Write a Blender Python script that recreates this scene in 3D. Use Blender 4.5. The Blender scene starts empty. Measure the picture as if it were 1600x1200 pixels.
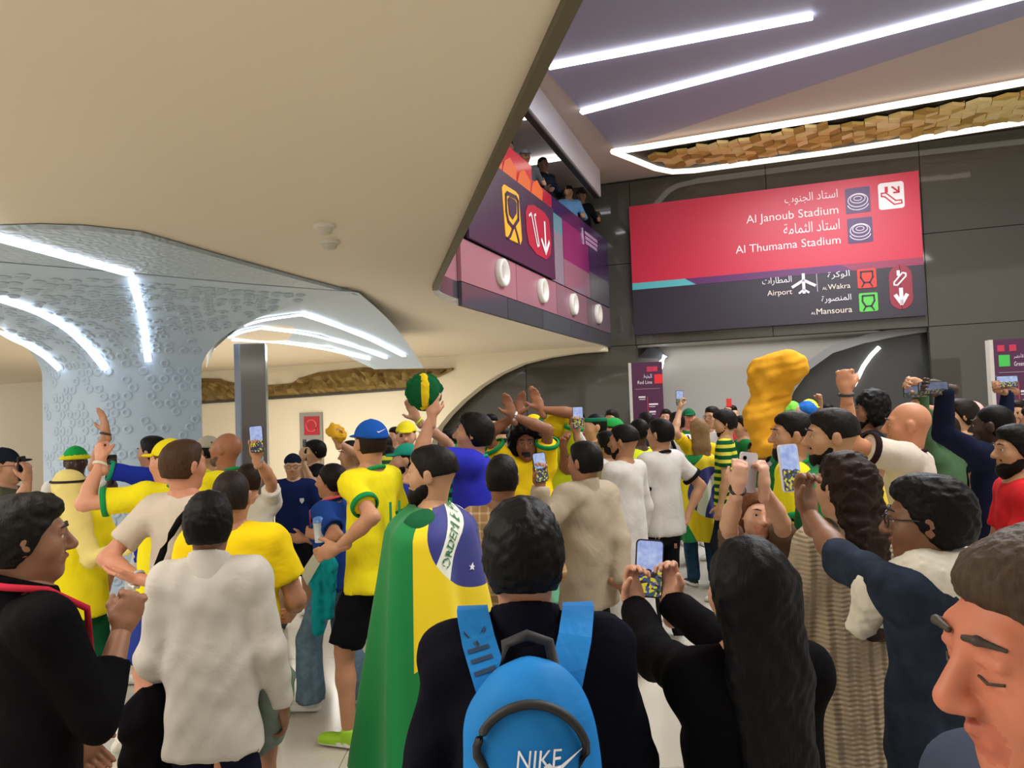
import bpy, math, random
import numpy as np
from mathutils import Vector, Matrix
sc = bpy.context.scene
C = sc.collection
# ---------------------------------------------------------------- camera
FPX, CAMZ = 1180.0, 1.87
PITCH, ROLL = math.radians(2.18), math.radians(-2.0)
_f = np.array([0, math.cos(PITCH), math.sin(PITCH)])
_r0 = np.array([1.0, 0, 0]); _u0 = np.cross(_r0, _f)
CR = _r0*math.cos(ROLL) + _u0*math.sin(ROLL)
CU = -_r0*math.sin(ROLL) + _u0*math.cos(ROLL)
cam = bpy.data.cameras.new('camera'); camo = bpy.data.objects.new('camera', cam); C.objects.link(camo)
cam.sensor_width = 36; cam.lens = 36*FPX/1600; cam.clip_start = .05
camo.matrix_world = Matrix(((CR[0],CU[0],-_f[0],0),(CR[1],CU[1],-_f[1],0),(CR[2],CU[2],-_f[2],CAMZ),(0,0,0,1)))
sc.camera = camo
sc.view_settings.view_transform = 'Standard'; sc.view_settings.look = 'None'
sc.view_settings.gamma = 1; sc.view_settings.use_curve_mapping = False
sc.view_settings.exposure = 0.45
# ---------------------------------------------------------------- world and added fill lights
w = bpy.data.worlds.new('world'); sc.world = w; w.use_nodes = True
w.node_tree.nodes['Background'].inputs[0].default_value = (1.0, .95, .88, 1)
w.node_tree.nodes['Background'].inputs[1].default_value = .6
def area(name, loc, size, sizey, power, col=(1,.96,.9), rot=(0,0,0)):
    l = bpy.data.lights.new(name, 'AREA'); l.shape = 'RECTANGLE'; l.size = size; l.size_y = sizey
    l.energy = power; l.color = col
    o = bpy.data.objects.new(name, l); C.objects.link(o); o.location = loc; o.rotation_euler = rot
    return o
area('atrium_fill_light', (4.6, 9.2, 6.25), 3.0, 5.0, 380, (.95,.97,1))  # added fill light for the atrium, on top of its light strips
area('atrium_fill_light', (3.4, 3.0, 6.25), 4.0, 4.0, 330, (1,.97,.92))  # second added fill light, over the near part of the atrium
area('concourse_fill_light', (-6.8, 4.4, 3.05), 2.0, 3.0, 130, (1,.97,.92))  # fill light added to brighten the blue column
area('concourse_fill_light', (-2.6, 1.2, 3.05), 2.5, 2.5, 90, (1,.95,.86))  # unseen fill light added over the near crowd
area('concourse_fill_light', (-4.6, 12.4, 3.02), 3.2, 3.2, 260, (1,.95,.86))  # fill light added to brighten the cream wall

# ---------------------------------------------------------------- small maths
def ray(px, py):
    v = _f*FPX + CR*(px-800) - CU*(py-600)
    return v
def P(px, py, Y):
    v = ray(px, py); v = v*(Y/v[1]); return np.array([v[0], v[1], v[2]+CAMZ])
def PZ(px, py, z):
    v = ray(px, py); v = v*((z-CAMZ)/v[2]); return np.array([v[0], v[1], z])
def proj(p):
    q = np.asarray(p, float) - np.array([0,0,CAMZ]); d = q@_f
    return np.stack([800+FPX*(q@CR)/d, 600-FPX*(q@CU)/d], -1)
def nrm(v):
    v = np.asarray(v, float); n = np.linalg.norm(v); return v/n if n > 1e-9 else v
def V3(*a): return np.array(a, float)
def s2l(c): return c/12.92 if c <= .04045 else ((c+.055)/1.055)**2.4
def col(hx):
    if isinstance(hx, (tuple, list)): return tuple(hx)[:3]
    return tuple(s2l(int(hx[i:i+2], 16)/255) for i in (0, 2, 4))
# ---------------------------------------------------------------- materials
_mats = {}
class NT:
    def __init__(s, m): s.t = m.node_tree; s.n = s.t.nodes; s.b = s.n['Principled BSDF']
    def new(s, ty, **kw):
        n = s.n.new(ty)
        for k, v in kw.items():
            if k[0] == 'i' and k[1:].isdigit(): n.inputs[int(k[1:])].default_value = v
            else: setattr(n, k, v)
        return n
    def l(s, a, b): s.t.links.new(a, b)
    def math(s, op, a, b=None, clamp=False):
        n = s.n.new('ShaderNodeMath'); n.operation = op; n.use_clamp = clamp
        for i, x in enumerate((a, b)):
            if x is None: continue
            if isinstance(x, (int, float)): n.inputs[i].default_value = x
            else: s.l(x, n.inputs[i])
        return n.outputs[0]
    def mix(s, fac, a, b):
        n = s.n.new('ShaderNodeMix'); n.data_type = 'RGBA'
        for i, x in ((0, fac), (6, a), (7, b)):
            if isinstance(x, (int, float)): n.inputs[i].default_value = x
            elif isinstance(x, tuple): n.inputs[i].default_value = (*x[:3], 1)
            else: s.l(x, n.inputs[i])
        return n.outputs[2]
def base(name, c, rough=.5, metal=0, spec=.5):
    m = bpy.data.materials.new(name); m.use_nodes = True; t = NT(m)
    t.b.inputs['Base Color'].default_value = (*c, 1); t.b.inputs['Roughness'].default_value = rough
    t.b.inputs['Metallic'].default_value = metal; t.b.inputs['Specular IOR Level'].default_value = spec
    return m, t
def noisecol(t, c, scale, amt, coord='Object', detail=3):
    tc = t.new('ShaderNodeTexCoord'); nz = t.new('ShaderNodeTexNoise'); nz.inputs['Scale'].default_value = scale; nz.inputs['Detail'].default_value = detail
    t.l(tc.outputs[coord], nz.inputs['Vector'])
    out = t.mix(nz.outputs[0], tuple(x*(1-amt) for x in c), tuple(min(1, x*(1+amt)) for x in c))
    t.l(out, t.b.inputs['Base Color']); return tc, nz
def bump(t, h, strength, dist=.01):
    b = t.new('ShaderNodeBump'); b.inputs['Strength'].default_value = strength; b.inputs['Distance'].default_value = dist
    t.l(h, b.inputs['Height']); t.l(b.outputs[0], t.b.inputs['Normal'])
def plain(hx, rough=.5, metal=0, spec=.5):
    k = ('p', hx, rough, metal, spec)
    if k not in _mats: _mats[k] = base('plain', col(hx), rough, metal, spec)[0]
    return _mats[k]
def emit(hx, s):
    k = ('e', hx, s)
    if k not in _mats:
        m, t = base('light_strip', col(hx)); t.b.inputs['Emission Color'].default_value = (*col(hx), 1); t.b.inputs['Emission Strength'].default_value = s
        _mats[k] = m
    return _mats[k]
def cloth(hx, kind='plain', hx2=None, rough=.88):
    k = ('c', hx, kind, hx2, rough)
    if k in _mats: return _mats[k]
    c = col(hx); m, t = base('fabric', c, rough, 0, .12 if max(c) > .1 else .04)
    tc, nz = noisecol(t, c, 9, .12)
    fine = t.new('ShaderNodeTexNoise'); fine.inputs['Scale'].default_value = 26; fine.inputs['Detail'].default_value = 2; t.l(tc.outputs['Object'], fine.inputs['Vector'])
    big = t.new('ShaderNodeTexNoise'); big.inputs['Scale'].default_value = 5.5; big.inputs['Detail'].default_value = 3; big.inputs['Distortion'].default_value = 1.2; t.l(tc.outputs['Object'], big.inputs['Vector'])
    hgt = t.math('ADD', t.math('MULTIPLY', fine.outputs[0], .25), t.math('MULTIPLY', big.outputs[0], 2.2)); st, ds = .2, .02
    if kind in ('stripes', 'plaid', 'knit'):
        sx = t.new('ShaderNodeSeparateXYZ'); t.l(tc.outputs['Object'], sx.inputs[0])
        c2 = col(hx2) if hx2 else tuple(x*.7 for x in c)
        if kind == 'stripes':
            f = t.math('GREATER_THAN', t.math('SINE', t.math('MULTIPLY', sx.outputs[2], 90)), .1)
            t.l(t.mix(f, c, c2), t.b.inputs['Base Color'])
        elif kind == 'plaid':
            f = t.math('GREATER_THAN', t.math('SINE', t.math('MULTIPLY', sx.outputs[2], 150)), .75)
            g = t.math('GREATER_THAN', t.math('SINE', t.math('MULTIPLY', sx.outputs[0], 150)), .75)
            t.l(t.mix(t.math('MULTIPLY', t.math('ADD', f, g), .5), c, c2), t.b.inputs['Base Color'])
        else:
            a = t.math('SINE', t.math('MULTIPLY', sx.outputs[0], 130)); b = t.math('SINE', t.math('MULTIPLY', t.math('ADD', sx.outputs[2], t.math('MULTIPLY', a, .0018)), 420))
            hgt = t.math('ADD', a, t.math('MULTIPLY', b, .22)); st, ds = .8, .014
    if kind == 'denim':
        t.l(t.mix(t.math('MULTIPLY', fine.outputs[0], nz.outputs[0]), tuple(x*.45 for x in c), tuple(min(1, x*2.0) for x in c)), t.b.inputs['Base Color'])
    bump(t, hgt, st, ds)
    _mats[k] = m; return m
def skin(hx):
    k = ('s', hx)
    if k not in _mats:
        c = col(hx); m, t = base('skin', c, .5, 0, .4); noisecol(t, c, 18, .1)
        t.b.inputs['Subsurface Weight'].default_value = .12; t.b.inputs['Subsurface Radius'].default_value = (.02, .008, .004); t.b.inputs['Subsurface Scale'].default_value = .5
        _mats[k] = m
    return _mats[k]
def hairm(hx):
    k = ('h', hx)
    if k not in _mats:
        c = col(hx); m, t = base('hair', c, .55, 0, .14)
        tc = t.new('ShaderNodeTexCoord'); mp = t.new('ShaderNodeMapping'); mp.inputs['Scale'].default_value = (1, 1, .12); t.l(tc.outputs['Object'], mp.inputs[0])
        nz = t.new('ShaderNodeTexNoise'); nz.inputs['Scale'].default_value = 160; nz.inputs['Detail'].default_value = 2; t.l(mp.outputs[0], nz.inputs['Vector'])
        t.l(t.mix(nz.outputs[0], tuple(x*.35 for x in c), tuple(min(1, x*1.2) for x in c)), t.b.inputs['Base Color'])
        bump(t, nz.outputs[0], .3, .006); _mats[k] = m
    return _mats[k]
# ---------------------------------------------------------------- objects
def tag(o, label=None, cat=None, group=None, kind=None):
    for k, v in (('label', label), ('category', cat), ('group', group), ('kind', kind)):
        if v: o[k] = v
    return o
def link(o, parent=None):
    C.objects.link(o)
    if parent is not None: o.parent = parent
    return o
def empty(name, loc, label=None, cat=None, group=None):
    o = bpy.data.objects.new(name, None); link(o); o.location = tuple(loc); o.empty_display_size = .1
    return tag(o, label, cat, group)
def mesh(name, verts, faces, mats, parent=None, smooth=False, mi=None, off=None):
    me = bpy.data.meshes.new(name)
    v = np.asarray(verts, float)
    if off is not None: v = v - np.asarray(off)
    if isinstance(faces, np.ndarray) and faces.ndim == 2:
        n, k = faces.shape
        me.vertices.add(len(v)); me.vertices.foreach_set('co', v.ravel().astype(np.float32))
        me.loops.add(n*k); me.loops.foreach_set('vertex_index', faces.ravel().astype(np.int32))
        me.polygons.add(n); me.polygons.foreach_set('loop_start', np.arange(0, n*k, k, dtype=np.int32))
        me.update(calc_edges=True)
    else:
        me.from_pydata([tuple(x) for x in v], [], [tuple(int(i) for i in f) for f in faces]); me.update()
    for m in (mats if isinstance(mats, (list, tuple)) else [mats]): me.materials.append(m)
    if mi is not None: me.polygons.foreach_set('material_index', np.asarray(mi, np.int32))
    me.polygons.foreach_set('use_smooth', np.full(len(me.polygons), smooth, bool)); me.update()
    return link(bpy.data.objects.new(name, me), parent)
class MB:
    """collects boxes / prisms / tubes into one mesh"""
    def __init__(s): s.v = []; s.f = []
    def add(s, vs, fs):
        k = len(s.v); s.v += [np.asarray(x, float) for x in vs]; s.f += [tuple(i+k for i in f) for f in fs]; return s
    def box(s, c, size, R=None):
        hx = np.asarray(size)/2; R = np.eye(3) if R is None else R
        vs = [np.asarray(c)+R@(hx*np.array(q)) for q in ((-1,-1,-1),(1,-1,-1),(1,1,-1),(-1,1,-1),(-1,-1,1),(1,-1,1),(1,1,1),(-1,1,1))]
        return s.add(vs, [(0,3,2,1),(4,5,6,7),(0,1,5,4),(1,2,6,5),(2,3,7,6),(3,0,4,7)])
    def prism(s, pts, d):
        """closed outline pts (3-D) pushed along vector d"""
        n = len(pts); d = np.asarray(d)
        return s.add(list(pts)+[p+d for p in pts], [tuple(range(n))[::-1], tuple(range(n, 2*n))]+[(i, (i+1) % n, n+(i+1) % n, n+i) for i in range(n)])
    def tube(s, pts, r, n=8, closed=False):
        pts = [np.asarray(p, float) for p in pts]; m = len(pts); rs = r if isinstance(r, (list, tuple)) else [r]*m
        vs = []
        for i, p in enumerate(pts):
            if closed: tt = pts[(i+1) % m]-pts[i-1]
            else: tt = pts[min(i+1, m-1)]-pts[max(i-1, 0)]
            tt = nrm(tt); a = nrm(np.cross(tt, (0,0,1) if abs(tt[2]) < .9 else (1,0,0))); b = np.cross(tt, a)
            vs += [p+rs[i]*(a*math.cos(q)+b*math.sin(q)) for q in np.linspace(0, 2*math.pi, n, endpoint=False)]
        fs = []
        for i in range(m if closed else m-1):
            j = (i+1) % m
            fs += [(i*n+k, i*n+(k+1) % n, j*n+(k+1) % n, j*n+k) for k in range(n)]
        if not closed: fs += [tuple(range(n)), tuple(range((m-1)*n, m*n))[::-1]]
        return s.add(vs, fs)
    def build(s, name, mat, parent=None, smooth=False, off=None): return mesh(name, s.v, s.f, mat, parent, smooth, None, off)
# ---------------------------------------------------------------- signed-distance modelling
def cone(a, b, r1, r2=None, lab=0, k=.03, flat=None, cuts=(), neg=False):
    return dict(t='c', a=np.asarray(a, float), b=np.asarray(b, float), r1=r1, r2=r1 if r2 is None else r2, lab=lab, k=k, flat=flat, cuts=cuts, neg=neg)
def ell(c, r, R=None, lab=0, k=.02, cuts=(), neg=False):
    return dict(t='e', a=np.asarray(c, float), r=np.asarray(r, float), R=np.eye(3) if R is None else R, lab=lab, k=k, cuts=cuts, neg=neg)
def bounds(p):
    if p['t'] == 'c':
        r = max(p['r1'], p['r2']); return np.minimum(p['a'], p['b'])-r, np.maximum(p['a'], p['b'])+r
    r = p['r'].max(); return p['a']-r, p['a']+r
def sdf_mesh(prims, v, noise=None, clips=(), seed=0):
    lo = np.min([bounds(p)[0] for p in prims if not p['neg']], 0)-2.5*v; hi = np.max([bounds(p)[1] for p in prims if not p['neg']], 0)+2.5*v
    n = np.ceil((hi-lo)/v).astype(int)+1
    F = np.full(n, .15, np.float32); Lb = np.zeros(n, np.int8); Mn = np.full(n, 9., np.float32)
    ax = [lo[i]+v*np.arange(n[i]) for i in range(3)]
    for p in prims:
        b0, b1 = bounds(p); m = p['k']+2*v
        i0 = np.maximum(np.floor((b0-m-lo)/v).astype(int), 0); i1 = np.minimum(np.ceil((b1+m-lo)/v).astype(int)+1, n)
        if (i1 <= i0).any(): continue
        sl = tuple(slice(i0[i], i1[i]) for i in range(3))
        X = ax[0][sl[0]][:, None, None]; Y = ax[1][sl[1]][None, :, None]; Z = ax[2][sl[2]][None, None, :]
        if p['t'] == 'c':
            a, b = p['a'], p['b']; x, y, z = X-a[0], Y-a[1], Z-a[2]; ab = b-a
            if p['flat'] is not None:
                nn, s = p['flat']; g = (1/s-1); dt = x*nn[0]+y*nn[1]+z*nn[2]
                x = x+nn[0]*dt*g; y = y+nn[1]*dt*g; z = z+nn[2]*dt*g; ab = ab+nn*(ab@nn)*g
            L2 = max(ab@ab, 1e-9); t = np.clip((x*ab[0]+y*ab[1]+z*ab[2])/L2, 0, 1)
            d = np.sqrt((x-t*ab[0])**2+(y-t*ab[1])**2+(z-t*ab[2])**2)-(p['r1']+(p['r2']-p['r1'])*t)
            if p['flat'] is not None: d = d*(.5+.5*p['flat'][1])
        else:
            R, r, a = p['R'], p['r'], p['a']; x, y, z = X-a[0], Y-a[1], Z-a[2]
            q = [R[0, i]*x+R[1, i]*y+R[2, i]*z for i in range(3)]
            k0 = np.sqrt(sum((q[i]/r[i])**2 for i in range(3))); k1 = np.sqrt(sum((q[i]/r[i]**2)**2 for i in range(3)))
            d = k0*(k0-1)/np.maximum(k1, 1e-6)
        for (pt, nn) in p['cuts']:
            d = np.maximum(d, (X-pt[0])*nn[0]+(Y-pt[1])*nn[1]+(Z-pt[2])*nn[2])
        d = d.astype(np.float32); f = F[sl]; k = max(p['k'], 1e-4)
        if p['neg']:
            hh = np.maximum(k-np.abs(-d-f), 0)/k; F[sl] = np.maximum(f, -d)+hh*hh*k*.25
        else:
            hh = np.maximum(k-np.abs(d-f), 0)/k; F[sl] = np.minimum(f, d)-hh*hh*k*.25
            d = d-p.get('bias', 0); mm = Mn[sl]; cl = d < mm; mm[cl] = d[cl]; Lb[sl][cl] = p['lab']
    for (pt, nn) in clips:
        np.maximum(F, ((ax[0]-pt[0])*nn[0])[:, None, None]+((ax[1]-pt[1])*nn[1])[None, :, None]+((ax[2]-pt[2])*nn[2])[None, None, :], out=F)
    if noise:
        amp, wl = noise; I = np.nonzero(np.abs(F) < 3*v+amp); r = np.random.RandomState(seed)
        q = lo+np.stack(I, -1)*v; s = 0
        for j in range(8):
            k1 = r.normal(size=3); k1 *= 2*math.pi/(wl*(.7+.3*j))/np.linalg.norm(k1); k2 = r.normal(size=3)*2*math.pi/(wl*3)/1.7
            s = s+np.sin(q@k1+r.rand()*6+2.2*np.sin(q@k2+r.rand()*6))
        F[I] += (amp*s/3).astype(np.float32)
    F[0], F[-1] = .1, .1; F[:, 0], F[:, -1] = .1, .1; F[:, :, 0], F[:, :, -1] = .1, .1
    ins = F < 0
    c8 = [ins[i:n[0]-1+i, j:n[1]-1+j, k:n[2]-1+k] for i in (0, 1) for j in (0, 1) for k in (0, 1)]
    sm = sum(c.astype(np.int8) for c in c8); act = (sm > 0) & (sm < 8)
    I = np.stack(np.nonzero(act), -1)
    if len(I) == 0: return np.zeros((0, 3)), np.zeros((0, 4), int), np.zeros(0, int)
    offs = [np.array((i, j, k)) for i in (0, 1) for j in (0, 1) for k in (0, 1)]
    vals = np.stack([F[tuple((I+o).T)] for o in offs], -1)
    acc = np.zeros((len(I), 3)); cnt = np.zeros(len(I))
    for e0 in range(8):
        for bit in (1, 2, 4):
            if e0 & bit: continue
            e1 = e0 | bit; f0, f1 = vals[:, e0], vals[:, e1]; cr = (f0 < 0) != (f1 < 0)
            t = np.where(cr, f0/np.where(cr, f0-f1, 1), 0)[:, None]
            acc += np.where(cr[:, None], offs[e0]+t*(offs[e1]-offs[e0]), 0); cnt += cr
    vp = lo+(I+acc/cnt[:, None])*v
    lab = Lb[tuple(np.round(I+acc/cnt[:, None]).astype(int).T)]
    idx = np.full(act.shape, -1, np.int32); idx[tuple(I.T)] = np.arange(len(I))
    fs = []
    for a in range(3):
        s0 = [slice(None)]*3; s1 = [slice(None)]*3; s0[a] = slice(0, -1); s1[a] = slice(1, None)
        ch = ins[tuple(s0)] != ins[tuple(s1)]; J = np.stack(np.nonzero(ch), -1)
        b, c = (a+1) % 3, (a+2) % 3
        J = J[(J[:, b] > 0) & (J[:, c] > 0)]
        def g(db, dc):
            q = J.copy(); q[:, b] -= db; q[:, c] -= dc; return idx[tuple(q.T)]
        quad = np.stack([g(1, 1), g(0, 1), g(0, 0), g(1, 0)], -1); fl = ~ins[tuple(J.T)]
        quad[fl] = quad[fl][:, ::-1]; fs.append(quad)
    fs = np.concatenate(fs); fs = fs[(fs >= 0).all(1)]
    return vp, fs, lab
def sdf_obj(name, pieces, mats, parent, off, smooth=True):
    """pieces: list of (verts, faces, labels) joined into one mesh"""
    vs, fs, mi, k = [], [], [], 0
    for (v, f, l) in pieces:
        if len(v) == 0: continue
        vs.append(v); fs.append(f+k); mi.append(l[f].max(1)); k += len(v)
    if not vs: return None
    mi = np.concatenate(mi); mi = np.minimum(mi, len(mats)-1)
    return mesh(name, np.concatenate(vs), np.concatenate(fs), mats, parent, smooth, mi, off)
# ---------------------------------------------------------------- people
def ik(a, t, l1, l2, hint):
    d = t-a; L = np.linalg.norm(d); mx = (l1+l2)*.985
    if L > mx: t = a+d*(mx/L); d = t-a; L = mx
    L = max(L, abs(l1-l2)+.02); u = nrm(d)
    x = (l1*l1-l2*l2+L*L)/(2*L); hgt = math.sqrt(max(l1*l1-x*x, 1e-6))
    hv = np.asarray(hint, float); hv = nrm(hv-u*(hv@u))
    return a+u*x+hv*hgt, a+u*L
def rotm(axis, ang): return np.array(Matrix.Rotation(ang, 3, Vector(axis)))
def hand_prims(W, hd, pn, right, pose, s, fat=1.0):
    hd = nrm(hd); pn = nrm(pn-hd*(pn@hd)); t = np.cross(hd, pn)*(1 if right else -1)
    R = np.stack([t, pn, hd], 1); out = []
    out.append(cone(W-hd*.05*s, W+hd*.02*s, .027*s, .027*s, k=.02))
    out.append(ell(W+hd*.055*s, np.array([.042, .019, .056])*s, R, k=.02))
    curls = {'open': (8, 12, 8), 'relaxed': (28, 35, 25), 'fist': (80, 95, 70), 'hold': (38, 50, 35), 'wave': (2, 6, 4)}[pose]
    spread = {'open': 7, 'wave': 10}.get(pose, 2)
    for i, (o, L) in enumerate(((.031, .072), (.0105, .082), (-.0105, .077), (-.031, .06))):
        p = W+(hd*.098+t*o)*s; d = rotm(pn, math.radians(-spread*(o/.0207))*(1 if right else -1)*-1)@hd
        axr = np.cross(d, pn); r = .0092*s*fat; q = 0
        for j, (sg, f) in enumerate(((.45, 1), (.32, .93), (.25, .84))):
            q += math.radians(curls[j]+(i*3 if pose in ('relaxed', 'hold') else 0)); dd = rotm(axr, q)@d; e = p+dd*L*s*sg
            out.append(cone(p, e, r*f, r*f*.92, k=.006)); p = e
    p = W+(hd*.03+t*.03+pn*.006)*s; d0 = nrm(t*.75+hd*.7+pn*.25)
    if pose in ('fist', 'hold'): d0 = nrm(t*.4+hd*.7+pn*.65)
    e = p+d0*.045*s; out.append(cone(p, e, .0155*s, .0115*s*fat, k=.015))
    d1 = nrm(d0*.7+hd*.5+(pn*.5-t*.4 if pose in ('fist', 'hold') else 0)); out.append(cone(e, e+d1*.034*s, .0108*s*fat, .0088*s*fat, k=.008))
    return out
def head_prims(Hc, R, s, beard=False, open_mouth=False, eyes=True, shut=False, brows=True, wl=3):
    T = lambda *p: Hc+R@(np.array(p)*s)
    E = lambda c, r, **k: ell(T(*c), np.array(r)*s, R, **k)
    K = lambda a, b, r1, r2, **k: cone(T(*a), T(*b), r1*s, r2*s, **k)
    o = [E((0, -.016, .03), (.074, .094, .088)), E((0, .022, -.015), (.063, .07, .09), k=.03), E((0, .03, -.07), (.05, .052, .04), k=.03),
         E((0, .066, -.096), (.022, .018, .017), k=.03), K((-.038, .074, .03), (.038, .074, .03), .013, .013, k=.02)]
    for q in (-1, 1):
        o += [E((q*.044, .056, -.022), (.024, .026, .03), k=.025), E((q*.033, .099, .008), (.019, .014, .013), neg=True, k=.014),
              E((q*.077, -.008, -.004), (.009, .021, .032), k=.008), E((q*.081, -.004, .012), (.006, .016, .016), k=.006)]
    o += [K((0, .088, .02), (0, .112, -.02), .008, .0125, k=.012), E((0, .108, -.026), (.011, .011, .009), k=.01)]
    o += [E((q*.012, .099, -.028), (.008, .01, .008), k=.008) for q in (-1, 1)]
    if eyes:
        for q in (-1, 1):
            if shut: o += [E((q*.032, .078, .009), (.013, .011, .011), k=.006)]
            elif wl == 3: o += [E((q*.032, .07, .009), (.013, .011, .011), k=.004)]
            else: o += [E((q*.032, .076, .009), (.0125, .0125, .0095), lab=wl, k=.002), E((q*.032, .085, .008), (.0055, .0052, .0055), lab=2, k=.001)]
            o += [K((q*.02, .0865, .0175), (q*.044, .083, .0165), .0062, .0055, k=.002), K((q*.021, .085, -.0025), (q*.043, .081, -.002), .006, .0055, k=.003)]
            if brows: o += [K((q*.014, .0965, .0365), (q*.034, .0965, .0395), .0036, .0045, lab=2, k=.004), K((q*.034, .0965, .0395), (q*.05, .083, .034), .0045, .0025, lab=2, k=.004)]
    if open_mouth:
        o += [E((0, .09, -.06), (.017, .02, .017), neg=True, k=.004), E((0, .074, -.06), (.019, .012, .018), lab=2, k=.002)]
        o += [K((-.017, .086, -.046), (.017, .086, -.046), .0055, .0055, lab=1, k=.006), K((-.014, .083, -.079), (.014, .083, -.079), .006, .006, lab=1, k=.006)]
    else:
        o += [K((-.02, .084, -.0495), (0, .094, -.051), .0042, .006, lab=1, k=.006), K((0, .094, -.051), (.02, .084, -.0495), .006, .0042, lab=1, k=.006),
              K((-.016, .085, -.062), (.016, .085, -.062), .0065, .0065, lab=1, k=.007)]
    return o
def person(label, hx, top, Y, yaw=0, hyaw=None, hpitch=0, hroll=0, lean=0, side=0, build=1.0, fem=False, sk='b98562', hair='short', hc='15110f',
           beard=None, shirt=('d8d0c4',), sleeve='short', hem=.86, loose=.02, trim=None, collar=None, pants=('20222a', 'long'), shoes='e8e6e0',
           L=None, Rr=None, feet=None, extras=(), open_mouth=False, shut=False, belly=0, crouch=0, far=False, group=None, zfloor=0, wr=.004, belt=None, number=None, v=None):
    """(hx, top): where the top of the head shows; Y: how far away it stands"""
    T = P(hx, top, Y); a = math.radians(lean); hgt = T[2]-zfloor
    s = (hgt+crouch)/(.955+.795*math.cos(a)); s = float(s)
    yw = math.radians(yaw); F = V3(-math.sin(yw), math.cos(yw), 0); Lf = V3(-math.cos(yw), -math.sin(yw), 0); Up = V3(0, 0, 1)
    sd = math.radians(side)
    up = nrm(Up*math.cos(a)+F*math.sin(a)+Lf*math.sin(sd)); fw = nrm(F-up*(F@up)); lf = np.cross(up, fw)
    pel = T-up*.795*s; pel[2] = zfloor+.955*s-crouch
    root = empty('person', (pel[0], pel[1], zfloor), label, 'person', group); off = V3(pel[0], pel[1], zfloor)
    sw = (.143 if fem else .163)*s*(.5+.5*build); hw = .08*s
    B = lambda z, l=0, f=0: pel+up*(z-.955)*s+lf*l+fw*f
    neck = B(1.475); hyw = math.radians(yaw if hyaw is None else hyaw); hp = math.radians(hpitch)
    Rh = np.array(Matrix.Rotation(hyw, 3, 'Z')@Matrix.Rotation(hp, 3, 'X')@Matrix.Rotation(math.radians(hroll), 3, 'Y'))
    Hc = T-Up*.118*s; Hc = Hc+0*fw
    vb = v or min(max(.0046*Y, .0098), .027); vh = min(max(.0022*Y, .0033), .0135); vf = min(max(.0018*Y, .0046), .011)
    sh = {}; el = {}; wri = {}; hd = {}; pnn = {}; poses = {}
    for q, spec in ((1, L), (-1, Rr)):
        S = B(1.425, q*sw)
        spec = dict(spec) if spec else {}
        if 'to' in spec: t = P(*spec['to'])
        elif 'loc' in spec: f_, l_, z_ = spec['loc']; t = V3(pel[0], pel[1], zfloor)+F*f_*s+Lf*l_*s+Up*z_*s
        else: t = S+(-up*.53+lf*q*.07+fw*.05)*s
        if t[2] > S[2]: S = S+Up*min(.05, (t[2]-S[2])*.15)*s-lf*q*.012
        hint = spec.get('el'); hint = (-Up*.6-fw*.5+lf*q*.5) if hint is None else (lf*hint[0]*q+fw*hint[1]+Up*hint[2])
        E, W = ik(S, t, .29*s, .255*s, hint); sh[q], el[q], wri[q] = S, E, W
        dflt = nrm(W-E); h_ = spec.get('hd'); hd[q] = nrm(dflt*.4+np.array(h_, float)) if h_ is not None else dflt
        p_ = spec.get('pn'); pnn[q] = np.array(p_, float) if p_ is not None else -lf*q
        if abs(nrm(pnn[q])@hd[q]) > .95: pnn[q] = pnn[q]+fw*.5+Up*.3
        poses[q] = spec.get('pose', 'relaxed')
    feet = feet or ((.05, .1, 0, 0), (-.04, -.1, 0, 0))
    kn, an, fdir = {}, {}, {}
    for q, (ff, ll, lift, pit) in zip((1, -1), feet):
        Hp = pel+Lf*q*hw-Up*.02*s; A = V3(pel[0], pel[1], zfloor)+F*ff*s+Lf*ll*s+Up*(.085+lift)*s
        kn[q], an[q] = ik(Hp, A, .44*s, .425*s, F*1.0+Lf*q*.15); pr = math.radians(pit)
        fdir[q] = nrm(F*math.cos(pr)+Lf*q*.2-Up*math.sin(pr))
    # ---- body
    b = build; fl = (fw, .66)
    body = [cone(B(.95), B(1.1), .136*s*b, .118*s*b, flat=fl, k=.05), cone(B(1.1), B(1.33), .118*s*b, .135*s*b, flat=fl, k=.05),
            cone(sh[1]*.8+B(1.425)*.2, sh[-1]*.8+B(1.425)*.2, .058*s, .058*s, k=.06), cone(neck-up*.03*s, Hc-Rh@V3(0, .02, .05)*s, .058*s*(.9 if fem else 1)*(.6+.4*b), .052*s*(.9 if fem else 1), k=.03)]
    for q in (1, -1):
        body += [cone(neck-up*.01*s, sh[q], .05*s, .045*s, k=.05), cone(sh[q], el[q], .048*s*b, .039*s*b, k=.03), cone(el[q], el[q]*.65+wri[q]*.35, .04*s*b, .041*s*b, k=.02),
                 cone(el[q]*.65+wri[q]*.35, wri[q], .041*s*b, .027*s, k=.02)]
        Hp = pel+Lf*q*hw-Up*.02*s
        body += [cone(Hp, kn[q], .08*s*b, .053*s*b, k=.04), cone(kn[q], kn[q]*.65+an[q]*.35, .052*s*b, .054*s*b, k=.03), cone(kn[q]*.65+an[q]*.35, an[q], .054*s*b, .036*s, k=.03)]
    pieces = [sdf_mesh(body, min(vb*1.25, .024))]
    hp_ = head_prims(Hc, Rh, s*1.0, open_mouth=open_mouth, eyes=Y < 9, shut=shut, brows=False, wl=3 if Y < 6.5 else 2)
    hp_.append(cone(Hc+Rh@V3(0, -.025, -.05)*s, neck+up*.01*s, .054*s*(.88 if fem else 1)*(.6+.4*b), .058*s*(.9 if fem else 1)*(.6+.4*b), k=.03))
    pieces.append(sdf_mesh(hp_, vh))
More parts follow.
